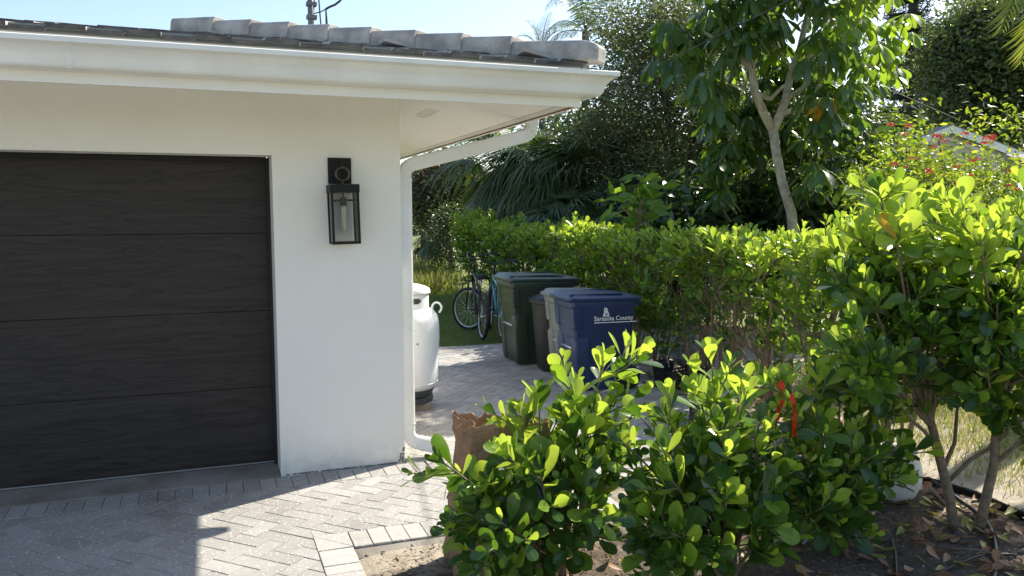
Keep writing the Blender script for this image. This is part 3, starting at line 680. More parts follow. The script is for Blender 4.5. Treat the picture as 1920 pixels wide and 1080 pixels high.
# county name and emblem on the side panel (left side seen from the house)
ysd = -hwb-.0005
def sidey(z): k = z/HB; return -hwb+.045*(1-k)+.004-.0035
zt_ = .70; 
tx = lettering(blue, 'Sarasota County', .062, .235, sidey(zt_)-.004, zt_, MT['print']); tx.rotation_euler = (math.pi/2-.045, 0, 0)
MB().box((.235, sidey(zt_-.016)-.0045, zt_-.024), (.685, sidey(zt_-.016)-.0025, zt_-.0155)).build('underline', MT['print'], blue, False, True)
em = MB(); ey = sidey(.775)-.006; EZ = -.012
for poly in ([(.325,.752),(.395,.752),(.39,.778),(.378,.80),(.372,.83),(.352,.848),(.338,.835),(.335,.81),(.338,.79),(.328,.775)],):
    em.add([(x_, ey, z_+EZ) for x_, z_ in poly]+[(x_, ey+.0015, z_+EZ) for x_, z_ in poly], [tuple(range(len(poly))), tuple(range(2*len(poly)-1,len(poly)-1,-1))])
em.build('emblem', MT['print'], blue, False, True)
MB().box((.352,ey-.001,.745),(.362,ey+.001,.778)).box((.372,ey-.001,.753),(.379,ey+.001,.773)).box((.345,ey-.001,.80),(.357,ey+.001,.808)).build('emblem_cutouts', MT['binblue'], blue, False, True)['kind'] = 'stuff'
tb = MB()
for k in range(3): tb.box((.0295-.0012,-.12,.775-k*.022),(.0295,.02,.787-k*.022))
tb.build('front_print', MT['print'], blue, False, True)['kind'] = 'stuff'
green, hwg, _ = cart('wheeled_bin', 'dark green wheeled bin nearest the bicycles', (3.23, 8.99, 0), math.radians(-3), MT['bingreen'], MT['binlidgreen'], .80, .64, 1.03)
gp_ = MB()
for k, (a_, b_) in enumerate(((.15,.13),(.125,.11),(.10,.085),(.08,.06),(.055,.04),(.035,.02),(.015,-.005))): gp_.box((.0275,b_,.80-.004*(k%2)),(.0298,a_,.832))
gp_.build('serial_print', MT['print'], green, False, True)['kind'] = 'stuff'
grey, _, _ = cart('wheeled_bin', 'light grey wheeled bin squeezed between blue and black bins', (3.36, 7.90, 0), math.radians(-3), MT['bingrey'], MT['bingrey'], .62, .40, .93)
# round shouldered black can
can = thing('refuse_can', 'black plastic trash can with domed lid between green and grey bins', 'bin', (3.63, 8.32, 0), math.radians(-3), 'bins standing along the hedge')
def sup(a, b, z, e=3.2, n=40): return [(math.copysign(abs(math.cos(t))**(2/e),math.cos(t))*a, math.copysign(abs(math.sin(t))**(2/e),math.sin(t))*b, z) for t in [2*math.pi*k/n for k in range(n)]]
MB().loft([sup(.20,.19,.012),sup(.213,.2,.03),sup(.275,.24,.74),sup(.278,.243,.76)]).build('body', MT['binblack'], can, 40, True)
lidc = MB().loft([sup(.29,.255,.755),sup(.305,.268,.765),sup(.305,.268,.795),sup(.29,.255,.81),sup(.25,.22,.835),sup(.2,.17,.85),sup(.10,.085,.857)]).build('lid', MT['binblack'], can, 40, True)
MB().tube([(-.2,0,.852),(-.12,0,.872),(.12,0,.872),(.2,0,.852)], .016, 8).build('lid_handle', MT['binblack'], lidc, True, True)
gv = [(-.262+.04*0,-.13,.56),(-.235,-.165,.60),(-.20,-.205,.60),(-.10,-.232,.60)]
MB().tube([(-.15,-.2185,.20),(-.165,-.223,.30),(-.185,-.2265,.50),(-.175,-.2285,.56),(-.12,-.2335,.58),(-.05,-.2355,.58),(0,-.236,.58)], .006, 6).build('moulded_rib', MT['binblack'], can, True, True)
for k in range(2): MB().box((-.225+k*.03,-.2375,.655),(-.21+k*.03,-.22,.71)).build('slot', MT['rubber'], can, False, True)

# ------------------------------------------------------------------ bicycles
def bike(label, loc, rz, frame_mt, steer, lean, tall):
    root = thing('bicycle', label, 'bicycle', loc, rz, 'bicycles parked on the grass')
    root.rotation_euler = (lean, 0, rz); R = .335
    def wheel(cx, rot_=0., piv=None):
        Mw = Matrix.Translation((cx,0,R))@Matrix.Rotation(rot_,4,'Z')
        t = MB().torus((0,0,0), R-.024, .026, 'y', 40, 10); t.v = [tuple(Mw@Vector(q)) for q in t.v]; tyre = t.build('tyre', MT['rubber'], root, True, True)
        t = MB().torus((0,0,0), R-.052, .011, 'y', 40, 8); t.v = [tuple(Mw@Vector(q)) for q in t.v]; rim = t.build('rim', MT['alu'], tyre, True, True)
        s = MB()
        for k in range(28):
            a = 2*math.pi*k/28; s.tube([(0,.03*(1 if k%2 else -1),0),((R-.055)*math.cos(a),0,(R-.055)*math.sin(a))], .0013, 4, False)
        s.v = [tuple(Mw@Vector(q)) for q in s.v]; s.build('spokes', MT['alu'], tyre, False, True)['kind'] = 'stuff'
        h = MB().tube([(0,-.05,0),(0,.05,0)], .02, 10); h.v = [tuple(Mw@Vector(q)) for q in h.v]; h.build('hub', MT['chrome'], tyre, True, True)
    wheel(0); FX = 1.05; hz = .80+tall*.08; head = Vector((FX-.21,0,hz)); hb = Vector((FX-.16,0,hz-.14)); bb = Vector((.44,0,.29)); seat = Vector((.27,0,.80+tall*.04)); stop = Vector((.31,0,.68))
    fr = MB()
    fr.tube([bb,stop], .017, 8); fr.tube([stop, head-Vector((0,0,.02))], .017, 8); fr.tube([bb,hb], .020, 8); fr.tube([head,hb], .022, 8)
    for s in (-1,1):
        fr.tube([bb+Vector((0,.03*s,0)),(0,.055*s,R)], .010, 6); fr.tube([stop+Vector((0,.02*s,0)),(0,.055*s,R)], .009, 6)
    fr.build('frame', frame_mt, root, True, True)
    wheel(FX, steer)
    Ms = Matrix.Translation(hb)@Matrix.Rotation(steer,4,'Z'); fk = MB(); inv = lambda q: Ms@Vector(q)
    for s in (-1,1): fk.tube([inv((0,.02*s,0)),inv((.03,.055*s,-.04)),Matrix.Translation((FX,0,R))@Matrix.Rotation(steer,4,'Z')@Vector((0,.06*s,0))], .012, 6)
    fk.build('fork', frame_mt, root, True, True)
    hbm = MB(); up = hz+.16+tall*.05
    c = Vector((FX-.25,0,0)); Mh = Matrix.Translation((FX-.24,0,up))@Matrix.Rotation(steer,4,'Z')
    hbm.tube([head, Mh@Vector((.02,0,-.02))], .014, 8); pts = [(-.16,-.34,.03),(-.07,-.27,.05),(.02,-.12,.0),(.03,0,-.02),(.02,.12,.0),(-.07,.27,.05),(-.16,.34,.03)]
    hbm.tube([Mh@Vector(q) for q in pts], .011, 8); hbm.build('handlebar', MT['bikeblack'], root, True, True)
    for s in (-1,1):
        MB().tube([Mh@Vector((-.08,.28*s,.049)),Mh@Vector((-.19,.365*s,.026))], .017, 8).build('grip', MT['rubber'], root, True, True)
        MB().tube([Mh@Vector((-.05,.25*s,.04)),Mh@Vector((-.1,.30*s,.005)),Mh@Vector((-.16,.35*s,-.02))], .005, 5).build('brake_lever', MT['chrome'], root, True, True)
    MB().tube([stop, seat], .013, 8).build('seat_post', MT['alu'], root, True, True)
    sd_ = MB(); rings = []
    for x_, w_, h_ in ((-.14,.05,.03),(-.12,.085,.05),(-.05,.095,.055),(.03,.05,.045),(.12,.025,.035),(.15,.012,.02)):
        rings.append([(seat.x+x_, w_*math.cos(a), seat.z+.02+h_*math.sin(a)*(1 if math.sin(a)>0 else .5)) for a in [2*math.pi*k/14 for k in range(14)]])
    sd_.loft(rings).build('saddle', MT['rubber'], root, True, True)
    MB().torus((bb.x,-.05,bb.z), .085, .006, 'y', 24, 6).build('chain_ring', MT['alu'], root, True, True)
    ck = MB().tube([(bb.x,-.065,bb.z),(bb.x+.12,-.075,bb.z-.11)], .010, 6).tube([(bb.x,.065,bb.z),(bb.x-.12,.075,bb.z+.11)], .010, 6).tube([(bb.x,-.07,bb.z),(bb.x,.07,bb.z)],.014,6); ck.build('crank', MT['chrome'], root, True, True)
    for s in (-1,1): MB().box((bb.x-s*.12-.045,s*.09-.03 if s>0 else -.13,bb.z+s*.11-.012),(bb.x-s*.12+.045,s*.09+.04 if s>0 else -.08,bb.z+s*.11+.012)).build('pedal', MT['rubber'], root, False, True)
    return root
zg_ = -.045
b1 = bike('black bicycle with its front wheel turned, next to the grass edge', (3.60, 10.95, zg_), math.radians(84), MT['bikeblack'], math.radians(38), math.radians(4), 1.6)
b2 = bike('teal framed bicycle half hidden behind the dark green bin', (3.88, 10.90, zg_), math.radians(80), MT['teal'], math.radians(-14), math.radians(2), .8)

# ------------------------------------------------------------------ paper bag
bag = MB(); bx0, by0 = 1.15, 3.64; hgt = .745; n = 72; rings = []
for k in range(27):
    z = -.02+hgt*k/26; t = k/26; ring = []
    for q in range(n):
        a = 4*q/n; s_ = int(a); f = a-s_; c = [(0,0),(1,0),(1,1),(0,1)]; p0, p1 = c[s_ % 4], c[(s_+1) % 4]
        u, v_ = lerp(p0[0],p1[0],f), lerp(p0[1],p1[1],f)
        wx = .40+.05*(1-t)**2; wy = .30+.03*(1-t)**2
        x = bx0+(u-.5)*wx+.20-.03*(1-t); y = by0+(v_-.5)*wy+.16
        nn = Vector((x*7, y*7, z*6)); d1 = noise.noise(nn)*.03+abs(noise.noise(nn*2.3))*.035-.012+noise.noise(nn*6)*.008
        edge = 1-min(1, 6*min(f,1-f)); x += d1*(1-edge*.6)*(1 if v_ in (0,1) else 1.6); y += noise.noise(nn+Vector((5,2,9)))*.016
        zz = z
        if k >= 24: zz = z+(.03*noise.noise(Vector((q*.45,1,2)))+.02*noise.noise(Vector((q*1.1,7,2)))-.05*v_*u)*(k-23)/3
        ring.append((x, y, zz))
    rings.append(ring)
bag.loft(rings, True, False); bago = bag.build('paper_bag', MT['kraft'], None, 60)
sm = bago.modifiers.new('s', 'SOLIDIFY'); sm.thickness = .0012
tag(bago, 'open brown paper yard waste bag with torn rim behind the leftmost shrub', 'paper bag')
# ------------------------------------------------------------------ bed things
pc = atd(1668, 915, 5.0); pot = thing('plant_pot', 'white rounded pot behind the shaded shrub on the soil', 'pot', (pc.x, pc.y, 0))
MB().lathe([(.05,-.015),(.10,-.01),(.145,.03),(.175,.10),(.18,.17),(.165,.24),(.14,.285),(.15,.30),(.142,.305),(.12,.285),(.11,.26)], 40, (pc.x,pc.y,0)).build('bowl', MT['pot'], pot, True)
MB().lathe([(.01,.25),(.12,.252)], 24, (pc.x,pc.y,0), True, False).build('potting_soil', MT['bed'], pot)
ed = MB(); ep = [Vector((3.55,5.1,0)),Vector((3.8,4.6,0)),Vector((4.02,4.15,0)),atz(1740,905),atz(1830,930),atz(1935,975),Vector((4.75,2.6,0))]
rings = []
for i, p in enumerate(ep):
    t = (ep[min(i+1,len(ep)-1)]-ep[max(0,i-1)]).normalized(); nn = Vector((-t.y,t.x,0)); zz = bedz(p.x,p.y)
    rings.append([Vector((p.x,p.y,zz))+nn*a+Vector((0,0,b)) for a, b in ((.004,-.03),(.004,.028),(.008,.034),(.008,.044),(0,.05),(-.008,.044),(-.008,.034),(-.004,.028),(-.004,-.03))])
ed.loft(rings); tag(ed.build('edging_strip', MT['black_plastic'], None, 40), 'black plastic lawn edging strip along the soil bed', 'edging')
def hose(pts, r, label):
    p3 = [Vector((x, y, bedz(x,y)+r+h)) for x, y, h in pts]; q = []
    for i in range(len(p3)-1):
        for k in range(6): 
            t = k/6; a, b, c, d_ = p3[max(i-1,0)], p3[i], p3[i+1], p3[min(i+2,len(p3)-1)]
            q.append(.5*((2*b)+(c-a)*t+(2*a-5*b+4*c-d_)*t*t+(-a+3*b-3*c+d_)*t**3))
    q.append(p3[-1]); tag(MB().tube(q, r, 8).build('irrigation_tube', MT['black_plastic'], None, True), label, 'hose')
def gz(px, py): p = atz(px, py); return p.x, p.y
hose([(*gz(1745,905),.02),(*gz(1790,940),.03),(*gz(1850,985),.02),(*gz(1868,1040),0),(*gz(1860,1100),0)], .012, 'grey black irrigation tube looping past the two shrub trunks')
hose([(*gz(1672,1010),.0),(*gz(1678,1050),.02),(*gz(1680,1110),.0)], .009, 'short dark irrigation tube below the white pot')
hose([(*gz(1700,1100),0),(*gz(1790,1065),.01),(*gz(1850,1045),.02),(*gz(1905,1040),0)], .007, 'thin dark irrigation line in front of the trunks')
# dead sticks
for a_, b_, r, l in (((1612,1000),(1655,950),.008,'grey broken stick leaning under the shaded shrub'),((1775,1030),(1880,1052),.008,'thin dark stick lying in front of the trunks'),((1735,905),(1775,958),.012,'dead branch lying beside the left trunk')):
    p, q = atz(*a_), atz(*b_); tag(MB().tube([p+Vector((0,0,.0)),p.lerp(q,.5)+Vector((U(-.02,.02),0,.025)),q+Vector((0,0,.03))], [r,r*.9,r*.6], 6).build('stick', MT['bark'], None, True), l, 'stick')
# red flagging ribbons
rb = MB(); R3 = lambda px, py, Y: at(px, py, Y)
def strip(pts, wd):
    r0 = []; 
    for i, p in enumerate(pts):
        t = (pts[min(i+1,len(pts)-1)]-pts[max(i-1,0)]).normalized(); s = t.cross(Vector((math.sin(i*.5)*.6-.3,-1,.2))).normalized(); r0.append([p-s*wd/2, p+s*wd/2])
    b = MB(); b.v = [tuple(q) for r in r0 for q in r]; b.f = [(2*i,2*i+1,2*i+3,2*i+2) for i in range(len(pts)-1)]; return b
rr_ = thing('flagging_ribbon', 'red plastic ribbon tied to a shrub twig', 'ribbon', R3(1468,722,3.25))
for pts, wd in (([(1460,718),(1466,724),(1472,738),(1466,752),(1460,768),(1456,788)],.036),([(1474,740),(1486,746),(1490,762),(1491,780),(1489,800),(1490,818)],.032),([(1452,868),(1453,884),(1451,898)],.015)):
    strip([R3(px, py, 3.22+.01*math.sin(k*1.7)) for k, (px, py) in enumerate(pts)], wd).build('tail', MT['ribbon'], rr_, True)
# junk at the foot of the hedge
jp = atz(1290, 722); crate = thing('plastic_crate', 'low black plastic crate on the ground at the hedge foot', 'crate', (jp.x, jp.y, 0), math.radians(25))
cb = MB(); cw, cdp, ch = .22, .16, .15
for s in (-1,1):
    for z in (.0,.05,.10,.135): cb.box((-cw,s*cdp-.005,z),(cw,s*cdp+.005,z+.018)); cb.box((s*cw-.005,-cdp+.006,z),(s*cw+.005,cdp-.006,z+.018))
    for k in range(7): x = -cw+k*cw/3; cb.box((x-.007,s*cdp-.004,0),(x+.007,s*cdp+.004,.15))
cb.box((-cw,-cdp,-.003),(cw,cdp,.004)); cb.build('crate_sides', MT['black_plastic'], crate, False, True)
gb = MB(); cgb = atz(1312,700)+Vector((0,.1,.22)); rings = []
for k in range(13):
    th = math.pi*k/12; ring = []
    for q in range(22):
        ph = 2*math.pi*q/22; d = Vector((math.sin(th)*math.cos(ph), math.sin(th)*math.sin(ph), math.cos(th))); r = .2*(1+.35*noise.noise(d*2.3)+.2*noise.noise(d*6))
        ring.append(cgb+Vector((d.x*r*1.3,d.y*r,d.z*r*.85)))
    rings.append(ring)
tag(gb.loft(rings).build('plastic_sack', MT['grey_bag'], None, 30), 'crumpled grey plastic sack lying under the hedge', 'sack')
bkp = atz(1243, 722); bk = thing('bucket', 'small dark bucket beside the crate under the hedge', 'bucket', (bkp.x, bkp.y, 0))
MB().lathe([(.08,0),(.085,.0),(.11,.24),(.115,.245),(.115,.255),(.103,.25),(.08,.02)], 24, (bkp.x,bkp.y,-.01)).build('pail', MT['binblack'], bk, 40)
MB().torus((bkp.x,bkp.y,.2), .11, .004, 'x', 20, 6, 0, math.pi).build('bail', MT['alu'], bk, True)
# ------------------------------------------------------------------ leaves
def leaf_template(nseg=5, ratio=.52, kind='obovate', cup=.10, droop=.12, fold=.08):
    """unit length along +Y, width along X, face up +Z; returns verts, faces, per-vertex uv"""
    vs = []; uv = []; fs = []
    if kind == 'obovate': st = [(0,.07),(.14,.16),(.36,.55),(.58,.9),(.76,1.),(.9,.78),(.975,.40),(1,.08)]
    elif nseg <= 3: st = [(0,.08),(.3,.85),(.65,.85),(1,.06)]
    else: st = [(0,.07),(.2,.62),(.45,1),(.72,.82),(1,.05)]
    for t, wv in st:
        hw = ratio/2*wv; z = -droop*t*t
        for j, sx in enumerate((-1, 0, 1)):
            vs.append((hw*sx, t, z+(abs(sx)*(cup*wv*ratio*.8)+(-fold*ratio*wv*.5 if sx == 0 else 0)))); uv.append((.5+.5*sx, t))
    for k in range(len(st)-1):
        a = k*3; fs += [(a,a+1,a+4,a+3),(a+1,a+2,a+5,a+4)]
    return np.array(vs), fs, np.array(uv)
def simple_leaf(ratio=.5):
    vs = np.array([(0,0,0),(ratio*.42,.38,.05),(ratio*.35,.72,.0),(0,1,-.08),(-ratio*.35,.72,.0),(-ratio*.42,.38,.05)]); return vs, [(0,1,2,3),(0,3,4,5)], np.array([(.5,0),(.9,.4),(.8,.7),(.5,1),(.2,.7),(.1,.4)])
def blade(nseg=4, ratio=.05, droop=.35):
    vs = []; fs = []; uv = []
    for k in range(nseg+1):
        t = k/nseg; hw = ratio/2*(1-t**2.2)*(.5+.5*min(1,t*6))
        vs += [(-hw,t-droop*.18*t**3,-droop*t**2.2),(hw,t-droop*.18*t**3,-droop*t**2.2)]; uv += [(.1,t),(.9,t)]
    for k in range(nseg): fs.append((2*k,2*k+1,2*k+3,2*k+2))
    return np.array(vs), fs, np.array(uv)
def mesh_template(name, tpl, mt):
    vs, fs, uv = tpl; me = bpy.data.meshes.new(name); me.from_pydata(vs.tolist(), [], fs); l = me.uv_layers.new(name='UVMap')
    for p in me.polygons:
        p.use_smooth = True
        for li in p.loop_indices: l.data[li].uv = uv[me.loops[li].vertex_index]
    me.materials.append(mt); return me
def frames(pos, dirs, nrm, scale):
    """N x 3x4 matrices: Y=dirs, Z~nrm"""
    d = dirs/np.maximum(1e-9, np.linalg.norm(dirs, axis=1, keepdims=True)); x = np.cross(d, nrm); l = np.linalg.norm(x, axis=1, keepdims=True)
    alt = np.cross(d, np.array([[.31,.77,.55]])); x = np.where(l < 1e-3, alt, x); x /= np.linalg.norm(x, axis=1, keepdims=True); z = np.cross(x, d)
    s = scale.reshape(-1,1); return np.stack([x*s, d*s, z*s, pos], axis=2)
def cloud(name, tpl, F, mats, mi=None, parent=None, stuff=True):
    vs, fs, uv = tpl; n = len(F); nv = len(vs)
    V = (np.einsum('nij,vj->nvi', F[:,:,:3], vs)+F[:,None,:,3]).reshape(-1,3)
    me = bpy.data.meshes.new(name); me.vertices.add(n*nv); me.vertices.foreach_set('co', V.astype(np.float32).ravel())
    lens = np.array([len(f) for f in fs]); flat = np.concatenate([np.array(f) for f in fs]); nl = len(flat)
    L = (flat[None,:]+(np.arange(n)*nv)[:,None]).ravel(); tot = np.tile(lens, n); st = np.concatenate([[0], np.cumsum(tot)[:-1]])
    me.loops.add(len(L)); me.loops.foreach_set('vertex_index', L.astype(np.int32)); me.polygons.add(n*len(fs))
    me.polygons.foreach_set('loop_start', st.astype(np.int32)); me.polygons.foreach_set('loop_total', tot.astype(np.int32))
    for m in mats: me.materials.append(m)
    if mi is not None: me.polygons.foreach_set('material_index', np.repeat(mi, len(fs)).astype(np.int32))
    me.polygons.foreach_set('use_smooth', np.ones(n*len(fs), bool))
    u = me.uv_layers.new(name='UVMap'); u.data.foreach_set('uv', np.tile(uv[flat], (n,1)).astype(np.float32).ravel())
    me.update(calc_edges=True); o = put(name, me, parent)
    if stuff: o['kind'] = 'stuff'
    return o
NP = lambda v: np.array(v, float)
def unit(a): return a/np.maximum(1e-9, np.linalg.norm(a, axis=-1, keepdims=True))
def sampl(k): return unit(rng.normal(size=(k,3)))

# ------------------------------------------------------------------ clusia shrubs
CL_T = [leaf_template(5,.52,'obovate',.12,.10), leaf_template(5,.44,'obovate',.03,.24), leaf_template(5,.58,'obovate',.22,-.08), leaf_template(5,.48,'obovate',.32,.16), leaf_template(5,.40,'obovate',-.12,.05)]
CL_M = {k: [mesh_template('leaf', t, MT[m]) for t in CL_T] for k, m in (('old','clusia_old'),('mid','clusia_mid'),('new','clusia_new'),('yel','clusia_yel'))}
KIND = ['old','mid','new','yel']
def bez(a, b, c, n): return [a*(1-t)**2+b*2*t*(1-t)+c*t*t for t in [k/(n-1) for k in range(n)]]
def leaf_pairs(pts, s0, spacing, L, out, tipnew=3, bright=0., yellow=.015):
    """opposite pairs along a shoot, denser and erect near the tip"""
    cum = [0]
    for i in range(1, len(pts)): cum.append(cum[-1]+(pts[i]-pts[i-1]).length)
    tot = cum[-1]; s = tot; k = 0; az = U(0, math.pi)
    while s > tot*s0:
        i = max(j for j in range(len(cum)-1) if cum[j] <= s+1e-9); t = (s-cum[i])/max(1e-9, cum[i+1]-cum[i]); p = pts[i].lerp(pts[i+1], min(1,t)); tan = (pts[i+1]-pts[i]).normalized()
        e = tan.orthogonal().normalized(); f = tan.cross(e)
        op = [.34,.5,.68,.85,1.0,1.15][min(k,5)]+U(-.2,.22); sz = [.5,.78,1,1.08,1.05,.95][min(k,5)]*L*U(.72,1.18)
        for sgn in (0, math.pi):
            if k > 1 and random.random() < .08: continue
            a = az+sgn+U(-.3,.3); rad = e*math.cos(a)+f*math.sin(a)
            d = (tan*math.cos(op)+rad*math.sin(op)+Vector((0,0,.12))).normalized()
            nrm = (tan*math.sin(op)-rad*math.cos(op)+Vector((U(-.3,.3),U(-.3,.3),U(-.1,.3)))).normalized()
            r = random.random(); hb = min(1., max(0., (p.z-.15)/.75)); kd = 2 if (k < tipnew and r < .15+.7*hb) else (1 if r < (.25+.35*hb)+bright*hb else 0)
            if k > 3 and random.random() < yellow: kd = 3
            out.append((p+rad*.006, d, nrm, sz, kd))
        az += math.pi/2+U(-.2,.2); s -= spacing*(1+.25*min(k,3))*U(.8,1.25); k += 1
def plant_leaves(root, leaves, nmax=300, name='leaf'):
    def vis(l):
        q = l[0]-CAM; return q.length*(1.0+(0 if l[1].dot(q.normalized()) < .5 else .06))+U(0,.25)
    leaves = sorted(leaves, key=vis)
    for p, d, n, s, kd in leaves[:nmax]:
        F = frames(NP([p]), NP([d]), NP([n]), NP([s]))[0]
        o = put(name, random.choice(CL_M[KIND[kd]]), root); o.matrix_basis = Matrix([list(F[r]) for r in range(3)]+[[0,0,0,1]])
    rest = leaves[nmax:]
    if rest:
        F = frames(NP([l[0] for l in rest]), NP([l[1] for l in rest]), NP([l[2] for l in rest]), NP([l[3] for l in rest]))
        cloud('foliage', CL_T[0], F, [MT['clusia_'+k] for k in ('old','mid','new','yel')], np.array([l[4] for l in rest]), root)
def shrub(label, base, tips, nside, L=.105, seed=1, stemr=.011, spread=.10, twl=(.15,.34), low=.22, bright=.1, group='small shrubs in the front bed'):
    random.seed(seed); root = thing('clusia_shrub', label, 'shrub', (base.x, base.y, 0), 0, group); lv = []; tw = MB()
    for ti, tip in enumerate(tips):
        b = base+Vector((U(-spread,spread)*.6, U(-spread,spread)*.6, -.03)); mid = b.lerp(tip,.45)+Vector((U(-.04,.04),U(-.04,.04),.08*(tip-b).length)); mid = mid-Vector(((tip.x-b.x)*.12,(tip.y-b.y)*.12,0))
        pts = bez(b, mid, tip, 10); MB().tube(pts, [lerp(stemr, .0035, k/9) for k in range(10)], 6).build('stem', MT['bark'], root, True)
        leaf_pairs(pts, .62, .036, L, lv, 4, bright)
        for k in range(nside):
            s = U(low,.92); i = int(s*9); p = pts[i].lerp(pts[min(9,i+1)], s*9-i); tan = (pts[min(9,i+1)]-pts[i-1]).normalized()
            a = U(0, 2*math.pi); rad = (tan.orthogonal().normalized()); rad = Matrix.Rotation(a,3,tan)@rad
            ln = U(*twl)*(1.15-.4*s); out_ = Vector((p.x-base.x,p.y-base.y,0)); out_ = out_.normalized() if out_.length > .02 else rad
            q = p+(rad*.8+tan*.45+out_*.35+Vector((0,0,.35))).normalized()*ln; tp = bez(p, p.lerp(q,.5)+rad*ln*.15, q, 5); tw.tube(tp, [.0045,.004,.0038,.0035,.003], 5)
            leaf_pairs(tp, .12, .042, L*U(.82,1.08), lv, 3, bright)
    tag(tw.build('twigs', MT['greenstem'], root, True), kind='stuff'); lv = [l for l in lv if l[0].z > .02]; plant_leaves(root, lv); return len(lv)
nl = []
T1 = [(1178,640,3.50),(1135,672,3.58),(1080,715,3.45),(1010,735,3.62),(975,775,3.50),(822,862,3.30),(870,960,3.2),(880,1030,3.15),(1120,770,3.30),(1150,850,3.30),(1010,880,3.15),(1060,800,3.72),(950,850,3.2),(1100,940,3.1),(940,980,3.05)]
nl.append(shrub('bright green shrub growing against the brown paper bag', Vector((1.50,3.45,0)), [at(*t) for t in T1], 6, .15, 11, bright=.22))
T2 = [(1330,655,3.26),(1300,690,3.32),(1250,785,3.22),(1190,770,3.25),(1170,830,3.15),(1385,730,3.2),(1440,800,3.12),(1455,850,3.05),(1420,950,2.98),(1350,800,3.05),(1260,900,3.0),(1210,980,3.0),(1400,700,3.45),(1300,850,3.1),(1445,1000,2.95),(1195,1030,2.98),(1260,1000,2.92),(1360,930,2.9)]
nl.append(shrub('green shrub in the middle of the front bed without ribbon or bag', Vector((2.28,3.18,0)), [at(*t) for t in T2], 5, .146, 12, bright=.15))
T3 = [(1475,700,3.30),(1530,690,3.42),(1580,650,3.50),(1620,700,3.42),(1660,760,3.38),(1690,830,3.3),(1540,790,3.2),(1600,830,3.12),(1510,860,3.15),(1640,880,3.2),(1560,920,3.08),(1490,930,3.1),(1680,780,3.6),(1510,965,3.05),(1575,975,3.05),(1635,930,3.1)]
nl.append(shrub('dark shaded shrub with a red ribbon next to the white pot', Vector((3.02,3.38,0)), [at(*t) for t in T3], 8, .128, 13, bright=0.))
# two tall bushes on bare trunks at the right
def trunk_bush(label, trunk, tips, nside, L, seed, r0=.03, extra=()):
    random.seed(seed); root = thing('clusia_bush', label, 'bush', (trunk[0].x, trunk[0].y, 0), 0, 'tall bushes on bare trunks'); lv = []; tw = MB()
    n = len(trunk); MB().tube(trunk, [lerp(r0*1.15, r0*.62, k/(n-1)) for k in range(n)], 9).build('trunk', MT['bark'], root, True)
    for e_ in extra: MB().tube(e_, [lerp(r0*.55, .006, k/(len(e_)-1)) for k in range(len(e_))], 7).build('branch', MT['bark'], root, True)
    for tip in tips:
        s = U(.45,1.0)*(n-1); i = min(n-2,int(s)); b = trunk[i].lerp(trunk[i+1], s-i); mid = b.lerp(tip,.5)+Vector(((tip.x-b.x)*.15,(tip.y-b.y)*.15,.02))
        pts = bez(b, mid, tip, 9); MB().tube(pts, [lerp(.013,.0035,k/8) for k in range(9)], 6).build('branch', MT['bark'], root, True)
        leaf_pairs(pts, .7, .036, L, lv, 4, .15, .03)
        for k in range(nside):
            s2 = U(.35,.95); i2 = int(s2*8); p = pts[i2].lerp(pts[min(8,i2+1)], s2*8-i2); tan = (pts[min(8,i2+1)]-pts[i2-1]).normalized(); rad = Matrix.Rotation(U(0,6.28),3,tan)@tan.orthogonal().normalized(); ln = U(.10,.24)
            q = p+(rad*.9+tan*.4+Vector((0,0,.35))).normalized()*ln; tp = bez(p, p.lerp(q,.5)+rad*ln*.15, q, 5); tw.tube(tp, [.0045,.004,.0038,.0035,.003], 5)
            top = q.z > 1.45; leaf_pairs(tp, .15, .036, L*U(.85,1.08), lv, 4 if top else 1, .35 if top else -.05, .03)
    tag(tw.build('twigs', MT['greenstem'], root, True), kind='stuff'); plant_leaves(root, lv); return len(lv)
random.seed(21)
tA = [atz(1791,990)+Vector((0,0,-.03)), at(1780,930,3.28), at(1760,850,3.3), at(1745,790,3.34), at(1728,720,3.42), at(1705,640,3.52), at(1690,560,3.6)]
tipsA = [at(px,py,3.45+U(-.25,.45)) for px, py in ((1650,350),(1662,372),(1610,415),(1640,440),(1690,430),(1730,400),(1765,385),(1790,380),(1580,500),(1620,520),(1600,600),(1660,540),(1720,500),(1760,470),(1640,620),(1700,600),(1760,560),(1610,680),(1680,690),(1800,430),(1800,520),(1740,640),(1675,400),(1700,460),(1655,480),(1770,430),(1590,450),(1780,620),(1600,740),(1650,730),(1700,740),(1750,700),(1620,560),(1680,640))]
nl.append(trunk_bush('tall clusia bush with high shoot on the left of two bare trunks', tA, tipsA, 8, .134, 22, .025, [[at(1762,855,3.3),at(1735,810,3.25),at(1712,790,3.2),at(1700,770,3.2)],[at(1768,880,3.28),at(1790,830,3.4),at(1795,760,3.5),at(1790,690,3.55)],[at(1775,905,3.3),at(1820,862,3.25),at(1865,835,3.2),at(1890,790,3.15)]]))
tB = [atz(1834,994)+Vector((0,0,-.03)), at(1850,930,3.18), at(1864,870,3.16), at(1868,800,3.18), at(1868,720,3.22), at(1866,640,3.28), at(1862,560,3.3)]
tipsB = [at(px,py,3.2+U(-.3,.4)) for px, py in ((1800,410),(1830,395),(1860,400),(1890,392),(1915,400),(1945,390),(1980,410),(1840,450),(1880,450),(1925,450),(1960,470),(1820,520),(1870,510),(1915,530),(1960,560),(1830,600),(1890,600),(1940,640),(1850,690),(1905,690),(1950,700),(1820,660),(1790,720),(1870,560),(1920,600),(1990,520),(1915,760),(1960,780),(1880,740),(1840,760),(1930,860),(1905,700),(1850,640))]
